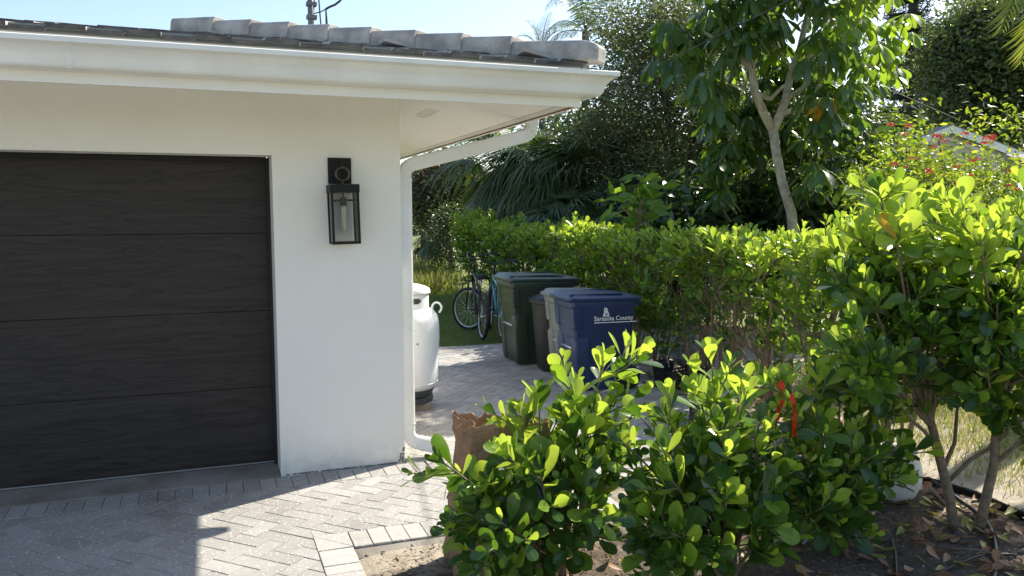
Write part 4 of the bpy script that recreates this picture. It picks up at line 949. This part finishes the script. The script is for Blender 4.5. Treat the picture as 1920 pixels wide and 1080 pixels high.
nl.append(trunk_bush('tall clusia bush on the right of two bare trunks at the edge', tB, tipsB, 8, .134, 23, .025, [[at(1864,870,3.16),at(1895,845,3.1),at(1925,815,3.05),at(1960,790,3.0)],[at(1868,830,3.17),at(1900,790,3.1),at(1940,770,3.05)],[at(1868,780,3.19),at(1885,720,3.1),at(1910,680,3.05),at(1925,640,3.0)]]))
# ------------------------------------------------------------------ long clipped hedge
def hx(y): return 4.28+.045*(y-4.4) if y < 12 else 4.62+.02*(y-12)     # line of its front face
def hz_(y):
    return 1.50-.09*math.exp(-((y-8.3)/1.6)**2)+.05*math.sin(y*1.9)+.03*math.sin(y*5.1)+(.12 if y < 5 else 0)
hedge = thing('clipped_hedge', 'long clipped green clusia hedge running behind the bins', 'hedge', (4.7,9,0)); random.seed(31); lv = []; tw = MB()
Y0, Y1, TH = 4.35, 16.2, .85
def twig(p, d, ln, L, tn, br):
    q = p+d*ln; side = Vector((U(-.2,.2),U(-.2,.2),U(-.05,.1)))*ln; tp = bez(p, p.lerp(q,.5)+side, q, 4); tw.tube(tp, [.005,.004,.0035,.003], 4, False); leaf_pairs(tp, .1, .038, L, lv, tn, br, .012)
for k in range(820):             # top
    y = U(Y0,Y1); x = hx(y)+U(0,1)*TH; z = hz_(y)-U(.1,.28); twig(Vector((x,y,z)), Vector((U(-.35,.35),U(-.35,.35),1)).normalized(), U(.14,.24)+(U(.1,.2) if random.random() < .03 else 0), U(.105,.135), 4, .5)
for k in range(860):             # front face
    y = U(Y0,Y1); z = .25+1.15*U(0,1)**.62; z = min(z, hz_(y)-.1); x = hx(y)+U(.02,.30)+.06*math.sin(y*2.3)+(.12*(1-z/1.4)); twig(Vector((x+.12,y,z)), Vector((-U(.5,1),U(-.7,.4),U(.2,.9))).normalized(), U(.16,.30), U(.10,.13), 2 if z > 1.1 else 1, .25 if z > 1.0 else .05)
for k in range(330):             # back face
    y = U(Y0,Y1); z = .3+1.1*U(0,1)**.7; x = hx(y)+TH-U(-.05,.2); twig(Vector((x-.1,y,min(z,hz_(y)-.1))), Vector((U(.4,1),U(-.6,.6),U(.2,.8))).normalized(), U(.16,.28), U(.10,.13), 2, .1)
for k in range(60):              # upright shoots at the far end
    y = U(14.8,16.2); x = hx(y)+U(0,.5); twig(Vector((x,y,hz_(y)-.1)), Vector((U(-.15,.15),U(-.15,.15),1)).normalized(), U(.25,.45), U(.09,.12), 5, .6)
for k in range(58):              # stems
    y = U(Y0,Y1); x = hx(y)+U(.2,.6); b = Vector((x,y,-.04)); 
    for j in range(random.choice((1,2,3))):
        tip = Vector((hx(y)+U(.05,TH-.05), y+U(-.4,.4), U(.95,1.35))); pts = bez(b, b.lerp(tip,.4)+Vector((U(-.1,.1),U(-.1,.1),.15)), tip, 7); MB().tube(pts, [lerp(U(.012,.02),.005,i/6) for i in range(7)], 6).build('stem', MT['bark'], hedge, True)
        for q in range(3):
            i = random.randint(2,5); e2 = pts[i]+Vector((U(-.35,.15),U(-.25,.25),U(.15,.4))); tw.tube(bez(pts[i], pts[i].lerp(e2,.5)+Vector((0,0,-.03)), e2, 4), [.007,.006,.005,.004], 4, False)
tag(tw.build('twigs', MT['bark'], hedge, True), kind='stuff'); nl.append(len(lv)); plant_leaves(hedge, lv)
print('clusia leaves', nl)

# ------------------------------------------------------------------ trees and wild growth
def clumps(c, r, n, shell=.5, zmin=-1):
    d = sampl(n*3); rad = (rng.uniform(shell**3, 1, n*3))**(1/3); p = d*rad[:,None]; p = p[p[:,2] > zmin][:n]; return NP(c)+p*NP(r)
def leafcloud(centers, cr, per, size, flat=.6):
    n = len(centers)*per; P = np.repeat(centers, per, axis=0)+rng.normal(size=(n,3))*NP(cr)*.5
    D = sampl(n); D[:,2] = D[:,2]*.6-.15; Nn = sampl(n); Nn[:,2] = np.abs(Nn[:,2])*flat+.25; return frames(P, unit(D), Nn, rng.uniform(size[0], size[1], n))
def limbs(root, base, fork, ends, r0, mt, name='branch', k=14, rb=.05):
    for e_ in ends[:k]:
        e_ = Vector(e_); m = fork.lerp(e_,.5)+Vector((U(-.2,.2),U(-.2,.2),.25)); MB().tube(bez(fork, m, e_, 7), [lerp(rb,.012,i/6) for i in range(7)], 6).build(name, mt, root, True)
# umbrella tree (pale forked trunk, drooping whorls)
random.seed(41); D = 11.0
ut = thing('umbrella_tree', 'large leaved tree with pale forked trunk behind the hedge', 'tree', tuple(atz(1490,405,0).xy)+(0,) if False else (atd(1492,420,D).x, atd(1492,420,D).y, 0))
tb_ = atd(1492,420,D); p0 = Vector((tb_.x+.1,tb_.y,-.08))
tr = [p0, Vector((tb_.x+.05,tb_.y,.8)), atd(1484,400,D), atd(1466,340,D), atd(1456,290,D), atd(1450,245,D)]
MB().tube(tr, [.10,.085,.066,.061,.06,.064], 12).build('trunk', MT['palebark'], ut, True)
bl = [atd(1450,245,D),atd(1432,212,D),atd(1416,175,D-.1),atd(1410,130,D-.2),atd(1405,60,D-.3),atd(1395,-30,D-.3)]
br_ = [atd(1450,245,D),atd(1463,215,D),atd(1474,185,D+.1),atd(1480,150,D+.2),atd(1500,90,D+.3),atd(1520,0,D+.3)]
for b in (bl, br_): MB().tube(b, [.066,.06,.055,.05,.045,.036], 10).build('branch', MT['palebark'], ut, True)
for b in ([br_[2],atd(1500,170,D+.1),atd(1540,130,D),atd(1590,90,D-.2)],[br_[1],atd(1490,205,D),atd(1530,190,D-.3),atd(1580,180,D-.4)],[bl[2],atd(1445,185,D),atd(1470,160,D-.3)],[br_[3],atd(1545,75,D),atd(1600,30,D)],[bl[3],atd(1370,90,D),atd(1320,60,D-.2)]): MB().tube(b, [lerp(.05,.02,i/(len(b)-1)) for i in range(len(b))], 8).build('branch', MT['palebark'], ut, True)
UT = [leaf_template(5,.40,'obovate',.06,.45,.16), leaf_template(5,.36,'obovate',.05,.7,.16)]
UM = {k: [mesh_template('leaf', t, MT[m]) for t in UT] for k, m in ((0,'umb'),(1,'umb_lit'),(2,'orange'))}
ul = []
wh = []
for k in range(240):
    while True:
        px = U(1225,1690); py = U(-190,345)
        e = ((px-1465)/205)**2+((py-60)/215)**2
        if e < 1 or (py > 230 and 1340 < px < 1640 and random.random() < .35): break
    dd_ = U(-1.5,1.6)
    if 1380 < px < 1520 and 85 < py < 400: dd_ = U(.7,1.9)
    wh.append((atd(px, py, D+dd_), px, py))
for py, px in ((330,1340),(350,1560),(380,1600),(345,1620),(300,1640),(335,1530),(360,1380),(300,1360)): wh.append((atd(px,py,D+U(-.3,.8)),px,py))
st = MB()
for p, px, py in wh:
    for w_ in range(random.choice((1,2,2,3))):
        c = p+Vector((U(-.25,.25),U(-.25,.25),U(-.2,.2))); n = random.randint(7,10); a0 = U(0,6.28); st.tube([c+Vector((U(-.2,.2),U(-.2,.2),-.3)), c], .008, 4, False)
        lit = px > 1610 or random.random() < .12; og = False  # sunlight put into leaf colour at the crown's right edge, plus random whorls
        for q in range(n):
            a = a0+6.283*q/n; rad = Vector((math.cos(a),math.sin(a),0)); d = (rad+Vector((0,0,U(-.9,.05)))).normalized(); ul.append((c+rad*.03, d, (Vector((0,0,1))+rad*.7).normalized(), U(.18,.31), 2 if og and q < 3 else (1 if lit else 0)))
c = atd(1540,195,D-1.6); ul += [(c+Vector((U(-.1,.1),U(-.1,.1),U(-.08,.08))), Vector((U(-.3,.3),U(-.3,.3),-1)).normalized(), Vector((U(-1,1),-1,.2)).normalized(), U(.14,.22), 2) for k in range(7)]
tag(st.build('leaf_stalks', MT['greenstem'], ut), kind='stuff')
ul.sort(key=lambda l: (l[0]-CAM).length)
for p, d, n, s, kd in ul[:300]:
    F = frames(NP([p]), NP([d]), NP([n]), NP([s]))[0]; o = put('leaf', random.choice(UM[kd]), ut); o.matrix_basis = Matrix([list(F[r]) for r in range(3)]+[[0,0,0,1]])
r_ = ul[300:]; cloud('crown', UT[0], frames(NP([l[0] for l in r_]),NP([l[1] for l in r_]),NP([l[2] for l in r_]),NP([l[3] for l in r_])), [MT['umb'],MT['umb_lit'],MT['orange']], np.array([l[4] for l in r_]), ut)
SL = simple_leaf(.5)
def tree(name, label, cat, base, fork, c, r, ncl, cr, per, size, mats, probs, bark, r0, group=None, shell=.45, nb=12, zmin=-1, tpl=None, extra=None):
    root = thing(name, label, cat, (base.x, base.y, base.z), 0, group)
    MB().tube(bez(base, base.lerp(fork,.5)+Vector((U(-.1,.1),U(-.1,.1),0)), fork, 6), [lerp(r0*1.2,r0*.7,k/5) for k in range(6)], 9).build('trunk', bark, root, True)
    C = clumps(c, r, ncl, shell, zmin)
    if extra is not None: C = np.concatenate([C, extra])
    C = C[C[:,2] > .1]
    sel = C[rng.permutation(len(C))]
    limbs(root, base, fork, [Vector(q) for q in sel[:nb]], r0, bark, 'branch', nb, r0*.5)
    F = leafcloud(C, cr, per, size); mi = rng.choice(len(mats), len(F), p=probs); cloud('crown', tpl or SL, F, [MT[m] for m in mats], mi, root); return root
random.seed(51)
# fine leaved dark tree in the middle
D = 15.5; c = atd(1265,250,D); b = Vector((c.x+.3,c.y+.2,-.07))
ex = np.array([list(atd(U(1120,1420),U(330,470),D+U(-1.5,1.0))) for _ in range(70)]+[list(atd(U(1140,1330),U(0,120),D+U(-1,1))) for _ in range(26)])
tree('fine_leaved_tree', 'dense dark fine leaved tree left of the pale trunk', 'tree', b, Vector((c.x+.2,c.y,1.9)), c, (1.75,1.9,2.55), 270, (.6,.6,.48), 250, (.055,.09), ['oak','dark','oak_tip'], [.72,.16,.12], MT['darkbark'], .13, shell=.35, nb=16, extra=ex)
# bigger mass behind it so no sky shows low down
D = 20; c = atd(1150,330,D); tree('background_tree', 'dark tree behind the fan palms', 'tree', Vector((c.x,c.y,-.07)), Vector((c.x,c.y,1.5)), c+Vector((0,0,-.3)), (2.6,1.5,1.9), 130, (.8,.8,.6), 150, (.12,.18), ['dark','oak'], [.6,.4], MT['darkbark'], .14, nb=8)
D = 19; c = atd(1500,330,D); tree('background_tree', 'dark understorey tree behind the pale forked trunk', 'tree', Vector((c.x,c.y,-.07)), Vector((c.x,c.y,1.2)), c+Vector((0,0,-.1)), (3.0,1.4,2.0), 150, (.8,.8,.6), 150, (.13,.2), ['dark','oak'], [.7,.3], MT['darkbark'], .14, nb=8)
# broad dark understorey bushes right behind the hedge
BT = leaf_template(3,.42,'ellipse',.05,.3)
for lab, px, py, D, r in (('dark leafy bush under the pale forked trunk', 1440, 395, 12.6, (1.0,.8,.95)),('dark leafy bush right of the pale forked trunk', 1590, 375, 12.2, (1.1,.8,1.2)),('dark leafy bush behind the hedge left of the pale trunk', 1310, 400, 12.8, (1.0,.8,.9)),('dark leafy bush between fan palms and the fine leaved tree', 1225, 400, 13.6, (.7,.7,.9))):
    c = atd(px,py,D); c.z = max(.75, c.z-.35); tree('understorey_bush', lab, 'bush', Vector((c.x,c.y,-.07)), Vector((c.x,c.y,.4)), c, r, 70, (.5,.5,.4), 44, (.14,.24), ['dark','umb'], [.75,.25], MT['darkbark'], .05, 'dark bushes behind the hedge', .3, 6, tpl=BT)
c = atd(1190,385,10.6); tree('broadleaf_shrub', 'light green broad leaved shrub in front of the fan palms', 'shrub', Vector((c.x,c.y,-.07)), Vector((c.x,c.y,.7)), c, (.26,.25,.45), 11, (.22,.22,.25), 10, (.16,.26), ['umb_lit','clusia_mid'], [.6,.4], MT['bark'], .03, None, .2, 8, tpl=BT)
# reddish brown thicket at the left gap
D = 24; c = atd(845,360,D); tree('brown_thicket', 'brown and green withered tree seen beside the downspout', 'tree', Vector((c.x,c.y,-.07)), Vector((c.x,c.y,1.2)), c+Vector((0,0,-.05)), (1.15,1.0,1.15), 110, (.6,.6,.5), 130, (.10,.16), ['brown','dark','oak','oak_tip'], [.42,.28,.2,.1], MT['darkbark'], .1, nb=8)
D = 34; c = atd(792,375,D); tree('far_tree', 'pale green far tree at the gap beside the downspout', 'tree', Vector((c.x,c.y,-.07)), Vector((c.x,c.y,1.2)), c, (1.6,1.4,1.15), 50, (.7,.7,.5), 80, (.12,.2), ['far'], [1.], MT['darkbark'], .14, nb=6)
D = 21; c = atd(850,445,D); tree('thicket_bush', 'dark thicket bush on the lawn behind the hedge end', 'bush', Vector((c.x,c.y,-.07)), Vector((c.x,c.y,.4)), c+Vector((0,0,.0)), (.6,.6,.85), 40, (.35,.35,.35), 70, (.07,.12), ['dark','oak'], [.7,.3], MT['darkbark'], .06, nb=5)
# fan palms with long drooping blades
def fan_palm(label, px, py, D, nf, R, seed, dry=.2, pet=.7, trunk=True):
    random.seed(seed); c = atd(px,py,D); root = thing('fan_palm', label, 'palm', (c.x,c.y,-.07), 0, 'fan palms behind the hedge')
    if trunk: MB().tube([(c.x,c.y,-.1),(c.x,c.y,max(.2,c.z-.1))], [.17,.15], 10).build('trunk', MT['darkbark'], root, True)
    P = []; Dn = []; Nn = []; S = []; mi = []; pt = MB()
    for k in range(nf):
        a = U(0,6.283); el = U(-.75,1.15); d = Vector((math.cos(a)*math.cos(el),math.sin(a)*math.cos(el),math.sin(el))); ln = pet*U(.6,1.1); h = c+d*ln+Vector((0,0,-.25*ln*ln)); pt.tube([c, c+d*ln*.5, h], [.012,.01,.008], 4, False)
        dd = (d+Vector((0,0,-.35))).normalized(); e1 = dd.cross(Vector((0,0,1))).normalized(); up = e1.cross(dd); isd = el < -.2 and random.random() < dry*2.4
        for q in range(30):
            t = -1.35+2.7*q/29; v = (dd*math.cos(t)+e1*math.sin(t)+up*U(-.08,.08)).normalized(); P.append(h); Dn.append(v); Nn.append(up+Vector((U(-.2,.2),U(-.2,.2),0))); S.append(R*U(.8,1.1)*(1-.15*abs(t))); mi.append(1 if isd else 0)
    tag(pt.build('leaf_stalks', MT['palm'], root), kind='stuff'); cloud('fronds', blade(5,.045,.62), frames(NP([list(q) for q in P]),NP([list(q) for q in Dn]),NP([list(q) for q in Nn]),NP(S)), [MT['palm'],MT['palm_dry']], np.array(mi), root)
fan_palm('leftmost fan palm with long drooping dark green blades', 955, 305, 17.8, 36, 1.3, 61, .3, .95)
fan_palm('middle fan palm with long drooping dark green blades', 1030, 320, 16.8, 44, 1.3, 62, .2, .95)
fan_palm('rightmost fan palm with drooping blades beside the light shrub', 1105, 345, 15.8, 34, 1.2, 63, .4, .9)
fan_palm('low fan palm under the others just above the hedge', 1060, 415, 14.8, 20, .9, 64, .55, .6, False)
fan_palm('small spiky fan palm on the far lawn by the downspout', 818, 452, 22.0, 16, .7, 65, .25, .5, False)
# ixora with red flower heads
random.seed(71); D = 9.2; c = atd(1790,385,D); ix = tree('flowering_bush', 'sunlit bush with red flower heads at the right', 'bush', Vector((c.x,c.y,-.07)), Vector((c.x,c.y,.5)), c+Vector((0,0,-.15)), (1.05,.75,.78), 120, (.34,.34,.3), 52, (.05,.085), ['ixora','ixora_new'], [.68,.32], MT['bark'], .04, None, .4, 10, tpl=BT,
    extra=np.array([list(atd(U(1625,1930),U(290,470),D+U(-.7,.7))) for _ in range(60)]+[list(atd(px,py,D-.2)) for px,py in ((1700,225),(1705,245),(1690,262),(1835,225),(1840,250),(1905,215),(1915,235),(1880,245),(1665,270),(1760,262))]))
fl = MB()
for k in range(34):
    a = U(0,6.283); b_ = math.acos(U(.1,1)); d = Vector((math.sin(b_)*math.cos(a),math.sin(b_)*math.sin(a),math.cos(b_)*.7)); p = d*.055; e1 = d.orthogonal().normalized(); e2 = d.cross(e1); s = .014
    for s1, s2 in ((1,0),(0,1)): fl.add([p-e1*s*s1-e2*s*s2+e1*.3*s*s2-e2*.3*s*s1, p-e1*s*s1-e2*s*s2-e1*.3*s*s2+e2*.3*s*s1, p+e1*s*s1+e2*s*s2-e1*.3*s*s2+e2*.3*s*s1, p+e1*s*s1+e2*s*s2+e1*.3*s*s2-e2*.3*s*s1], [(0,1,2,3)])
FM = bpy.data.meshes.new('flower_head'); FM.from_pydata(fl.v, [], fl.f); FM.materials.append(MT['red'])
for px, py, s in ((1670,235,1),(1703,238,1),(1697,253,.7),(1757,258,1.3),(1770,266,.8),(1809,252,1.1),(1855,262,1.5),(1846,270,1.2),(1862,256,1),(1750,277,.8),(1812,270,.7),(1676,310,1),(1698,314,.7),(1740,320,1),(1744,325,.8),(1709,298,.7),(1718,298,.6),(1823,303,1),(1836,299,.7),(1806,340,1.2),(1797,346,1),(1890,322,.8),(1892,350,1),(1908,357,1),(1820,330,.7),(1790,314,.7),(1800,312,.6),(1627,380,.7),(1648,388,.8),(1708,350,.7)):
    o = put('flower_head', FM, ix); p = atd(px,py,D-.85+U(-.1,.1)); o.matrix_basis = Matrix.Translation(p)@Matrix.Rotation(U(0,6),4,'Z')@Matrix.Scale(s*U(.6,.85),4)
# tall conifer, broad tree, feather palm and hanging fronds
random.seed(81); D = 32; b = atd(1702,300,D); cn = thing('tall_conifer', 'tall dark conifer with tiered branches against the sky', 'tree', (b.x,b.y,-.07)); x0 = b.x; y0 = b.y
topz = atd(1702,-160,D).z; MB().tube([(x0,y0,-.1),(x0,y0,topz)], [.42,.12], 10).build('trunk', MT['darkbark'], cn, True)
P = []; zz = 2.5
while zz < topz:
    for q in range(6):
        a = U(0,6.283); ln = U(1.0,1.9)*(1.1-.55*zz/topz); e_ = Vector((x0+math.cos(a)*ln,y0+math.sin(a)*ln,zz+.28*ln)); MB().tube(bez(Vector((x0,y0,zz)), Vector((x0+math.cos(a)*ln*.5,y0+math.sin(a)*ln*.5,zz-.05)), e_, 5), [.05,.045,.04,.03,.015], 5).build('branch', MT['darkbark'], cn)
        for t in np.linspace(.3,1,6): P.append(list(Vector((x0,y0,zz)).lerp(e_,t)+Vector((0,0,-.05))))
    zz += .62
cloud('needles', simple_leaf(.25), leafcloud(np.array(P), (.34,.34,.22), 34, (.12,.24)), [MT['pine']], None, cn)
D = 25; c = atd(1878,105,D); tree('broad_tree', 'broad bushy tree at the upper right behind the red flowers', 'tree', Vector((c.x+.6,c.y,-.07)), Vector((c.x+.4,c.y,2.6)), c+Vector((0,0,-.1)), (2.1,1.9,2.0), 220, (.8,.8,.6), 150, (.13,.21), ['far','oak','dark'], [.5,.3,.2], MT['darkbark'], .2, None, .4, 14, extra=np.array([list(atd(U(1765,1980),U(150,250),D+U(-1,1))) for _ in range(40)]))
D = 36; c = atd(1800,300,D); tree('background_tree', 'low dark trees right behind the neighbour house', 'tree', Vector((c.x,c.y,-.07)), Vector((c.x,c.y,2)), c, (5,2,2.6), 120, (1.1,1.1,.8), 80, (.2,.3), ['dark','oak'], [.7,.3], MT['darkbark'], .2, nb=6)
def feather(root, base, d, ln, droop, nleaf, ll, mt, curl=.5, up=Vector((0,0,1))):
    pts = []; p = base.copy(); v = d.normalized()
    for k in range(12): pts.append(p.copy()); v = (v+Vector((0,0,-droop*(k+1)/12))).normalized(); p = p+v*ln/11
    MB().tube(pts, [lerp(.02,.004,k/11) for k in range(12)], 5).build('rachis', mt, root, True); P=[];Dn=[];Nn=[];S=[]
    for k in range(nleaf):
        t = .12+.86*k/nleaf; i = min(10,int(t*11)); q = pts[i].lerp(pts[i+1], t*11-i); tan = (pts[i+1]-pts[i]).normalized(); sd = tan.cross(up).normalized()
        for s in (-1,1): P.append(list(q)); Dn.append(list((sd*s+tan*.55+Vector((0,0,-curl*U(.7,1.3)))).normalized())); Nn.append(list(tan.cross(sd*s)*s+Vector((U(-.3,.3),U(-.3,.3),.2)))); S.append(ll*U(.8,1.1)*math.sin(math.pi*min(1,t*.8+.2))**.6)
    return P, Dn, Nn, S
def fpalm(label, px, py, D, fr, ln, ll, mtn, nleaf=46, ratio=.06, tz=None, trunk=True, droop=.35, curl=.5, off=None):
    c = atd(px,py,D); root = thing('feather_palm', label, 'palm', (c.x,c.y,-.07))
    if trunk: MB().tube([(c.x,c.y,-.1),(c.x,c.y,c.z)], [.16,.12], 10).build('trunk', MT['darkbark'], root, True)
    A = [[],[],[],[]]
    for d in fr:
        for a, b_ in zip(A, feather(root, c, d, ln*U(.9,1.1), droop, nleaf, ll, MT[mtn], curl)): a.extend(b_)
    cloud('leaflets', blade(3,ratio,.25), frames(NP(A[0]),NP(A[1]),NP(A[2]),NP(A[3])), [MT[mtn]], None, root)
random.seed(91)
def RD(px, up): return RGT*px+Vector((0,0,up))+FWD*U(-.3,.3)
fpalm('tall feather palm behind the roof corner', 1098, 60, 27, [RD(-.15,1),RD(.05,1),RD(.25,.9),RD(.5,.8),RD(-.5,.6),RD(.8,.3),RD(-.2,.8),RD(-.8,.2),RD(.3,.2)], 2.3, .62, 'palm', 50, .05, curl=.9, droop=.55)
fpalm('short feather palm tips above the roof edge left of the tall palm', 1015, 95, 24, [RD(-.5,.8),RD(-.2,1),RD(.1,1),RD(.4,.9),RD(.8,.6),RD(-.9,.5)], 1.1, .35, 'oak', 30, .05, curl=.2)
c = atd(2060,-130,7.0); fpalm('palm with yellow green fronds hanging in at the top right corner', 2060, -130, 7.0, [RD(-.9,-.35)-FWD*.2,RD(-1,-.1),RD(-.75,-.7),RD(-.5,.5),RD(.9,.2),RD(.3,-.4),RD(.5,.6)], 1.45, .42, 'palm_lit', 30, .10, droop=.25, curl=.8)
# vine-like low foliage: sunlit rough grass at the left gap and near lawn
def blades_on(name, label, region, n, h, mt, zf=-.07, tpl=None, kind='stuff', lean=.5):
    P = region(n); N_ = len(P); Dn = sampl(N_)*lean; Dn[:,2] = 1; F = frames(P, unit(Dn), sampl(N_), rng.uniform(h[0],h[1],N_)); o = cloud(name, tpl or blade(2,.07,.3), F, [MT[m] for m in mt], rng.integers(0,len(mt),N_)); o['label'] = label; o['category'] = 'grass'; return o
def rect(x0,x1,y0,y1,z): return lambda n: np.stack([rng.uniform(x0,x1,n),rng.uniform(y0,y1,n),np.full(n,z)],1)
blades_on('lawn_grass', 'short green lawn grass under the bicycles beyond the paving', rect(1.0,5.6,10.32,19,-.07), 42000, (.05,.10), ['grass'])
blades_on('rough_grass', 'tall dry yellow grass by the thicket on the far lawn', lambda n: np.stack([(t:=rng.uniform(18,27,n))*.22+rng.normal(size=n)*.55+.4, t, np.full(n,-.07)],1), 5000, (.25,.6), ['drygrass','grass'])
blades_on('side_grass', 'sparse sunlit yellow green grass beyond the edging strip', lambda n: np.stack([rng.uniform(0,1,n)**.7*3.4+4.6,rng.uniform(1.8,7.5,n),np.full(n,-.03)],1), 52000, (.04,.13), ['drygrass','drygrass','grass'])
# leaf litter and mulch on the bed
def litter(name, label, n, tpl, size, mats, fn, tilt=.35, lift=.008):
    P = fn(n); P = np.array([[x,y,bedz(x,y)+lift*random.random()+.004] for x, y in P]); n = len(P); Nn = rng.normal(size=(n,3))*tilt; Nn[:,2] = 1; Dn = rng.normal(size=(n,3)); Dn[:,2] *= .12
    o = cloud(name, tpl, frames(P, unit(Dn), unit(Nn), rng.uniform(size[0],size[1],n)), [MT[m] for m in mats], rng.integers(0,len(mats),n)); o['label'] = label; o['category'] = 'leaf litter'
def bedpts(n):
    x = np.concatenate([rng.uniform(2.9,4.3,n*2//3), rng.uniform(1.3,4.4,n-n*2//3)]); y = np.concatenate([rng.uniform(2.5,4.3,n*2//3), rng.uniform(2.4,4.3,n-n*2//3)]); return np.stack([x,y],1)
litter('leaf_litter', 'fallen brown and yellow leaves scattered on the soil bed', 420, leaf_template(4,.5,'obovate',.25,-.2), (.06,.11), ['litter','litter','litter2'], bedpts, .4, .02)
litter('mulch_chips', 'small wood chips and bits scattered over the soil bed', 7000, simple_leaf(.35), (.008,.035), ['chip'], lambda n: np.stack([rng.uniform(.72,4.5,n),rng.uniform(2.3,4.12,n)],1), .5)
# hedge foot litter
litter('hedge_litter', 'dry leaves collected at the foot of the hedge', 260, leaf_template(4,.5,'obovate',.25,-.2), (.06,.10), ['litter','litter2','litter'], lambda n: np.stack([(y:=rng.uniform(4.8,7.6,n))*0+rng.uniform(4.15,4.9,n), y],1), .4, .02)

# ------------------------------------------------------------------ neighbour house, far fence, wires
D = 22; ap = atd(1785,237,D); rx = Vector((RGT.x,RGT.y,0)).normalized(); fx = Vector((FWD.x,FWD.y,0)).normalized()
nb = thing('neighbour_house', 'white gabled neighbour house with grey shingle roof behind the flowers', 'building', (ap.x, ap.y, -.07)); pz = ap.z; hwid = 3.2; sl_ = .37
def NPt(u, v, z): return Vector((ap.x,ap.y,0))+rx*u+fx*v+Vector((0,0,z))
MB().add([NPt(-hwid+.3,.35,-.1),NPt(hwid-.3,.35,-.1),NPt(hwid-.3,.35,pz-sl_*(hwid-.3)-.1),NPt(0,.35,pz-.1),NPt(-hwid+.3,.35,pz-sl_*(hwid-.3)-.1)]+[NPt(-hwid+.3,9,-.1),NPt(hwid-.3,9,-.1),NPt(hwid-.3,9,pz-sl_*(hwid-.3)-.1),NPt(0,9,pz-.1),NPt(-hwid+.3,9,pz-sl_*(hwid-.3)-.1)], [(0,1,2,3,4),(9,8,7,6,5),(1,6,7,2),(5,0,4,9)]).build('wall', MT['farwall'], nb)
for s in (-1,1):
    MB().add([NPt(0,0,pz),NPt(s*hwid,0,pz-sl_*hwid),NPt(s*hwid,9.3,pz-sl_*hwid),NPt(0,9.3,pz),NPt(0,0,pz+.06),NPt(s*hwid,0,pz-sl_*hwid+.06),NPt(s*hwid,9.3,pz-sl_*hwid+.06),NPt(0,9.3,pz+.06)], [(0,1,2,3),(4,5,6,7),(0,1,5,4),(1,2,6,5),(2,3,7,6)]).build('roof', MT['shingle'], nb)
    for v0, w0, dz in ((-.03,.20,.02),(.28,.10,-.22)):
        MB().add([NPt(0,v0,pz+dz),NPt(s*hwid,v0,pz-sl_*hwid+dz),NPt(s*hwid,v0,pz-sl_*hwid+dz-w0),NPt(0,v0,pz+dz-w0),NPt(0,v0+.03,pz+dz),NPt(s*hwid,v0+.03,pz-sl_*hwid+dz),NPt(s*hwid,v0+.03,pz-sl_*hwid+dz-w0),NPt(0,v0+.03,pz+dz-w0)], [(0,1,2,3),(4,5,6,7),(0,1,5,4),(3,2,6,7)]).build('fascia', MT['farwhite'], nb)
wing = atd(1905,285,19); W0 = Vector((wing.x,wing.y,0))
def WP(u, v, z): return W0+rx*u+fx*v+Vector((0,0,z))
for k in range(9):               # shingle courses of the side wing
    z0 = wing.z-.05-(8-k)*0-(k*.1); 
    MB().add([WP(-.25-k*.05,-k*.42,z0),WP(4,-k*.42,z0),WP(4,-k*.42-.46,z0-.12),WP(-.3-k*.05,-k*.42-.46,z0-.12),WP(-.3-k*.05,-k*.42-.46,z0-.145),WP(4,-k*.42-.46,z0-.145)], [(0,1,2,3),(3,2,5,4)]).build('shingle_course', MT['shingle'], nb)
    if k > 6: break
MB().add([WP(-.2,.1,-.1),WP(4,.1,-.1),WP(4,.1,wing.z-.1),WP(-.2,.1,wing.z-.1)], [(0,1,2,3)]).build('wing_wall', MT['farwall'], nb)
D = 62; fc = thing('far_fence', 'pale rail fence far away across the lawn beside the downspout', 'fence', tuple(atd(785,420,D).xy)+(-.07,)); fb_ = atd(760,410,D)
fz = atd(780,418,D).z; ft = atd(780,400,D).z
for k in range(14):
    p = fb_+rx*(k*.9-.5); MB().tube([(p.x,p.y,-.1),(p.x,p.y,ft)], .05, 6).build('post', MT['farwhite'], fc)
for z in (ft-.05, (ft+0)/2, .15): a_ = fb_-rx*.6; b_ = fb_+rx*12; MB().tube([(a_.x,a_.y,z),(b_.x,b_.y,z)], .035, 6).build('rail', MT['farwhite'], fc)
D = 75; c = atd(790,385,D); tree('far_tree', 'far dark tree line across the lawn by the downspout', 'tree', Vector((c.x,c.y,-.07)), Vector((c.x,c.y,2)), c+Vector((2,0,.0)), (8,3,2.6), 120, (1.4,1.4,.9), 60, (.35,.55), ['dark','far'], [.6,.4], MT['darkbark'], .25, nb=5)
def wire(label, a, b, sag, r):
    pts = []
    for k in range(25):
        t = k/24; p = a.lerp(b,t); p.z -= sag*4*t*(1-t); pts.append(p)
    tag(MB().tube(pts, r, 5).build('overhead_wire', MT['wire'], None, True), label, 'wire')
wire('thick overhead cable crossing in front of the large leaved tree', atd(880,300,26), atd(1580,-50,5.6), 0, .006)
wire('thin overhead wire seen between eave and downspout pipe', atd(880,271,30), atd(1130,182,22), .05, .012)
wire('thin overhead wire descending right of the large leaved tree', atd(1540,112,13), atd(1800,226,17), .0, .007)
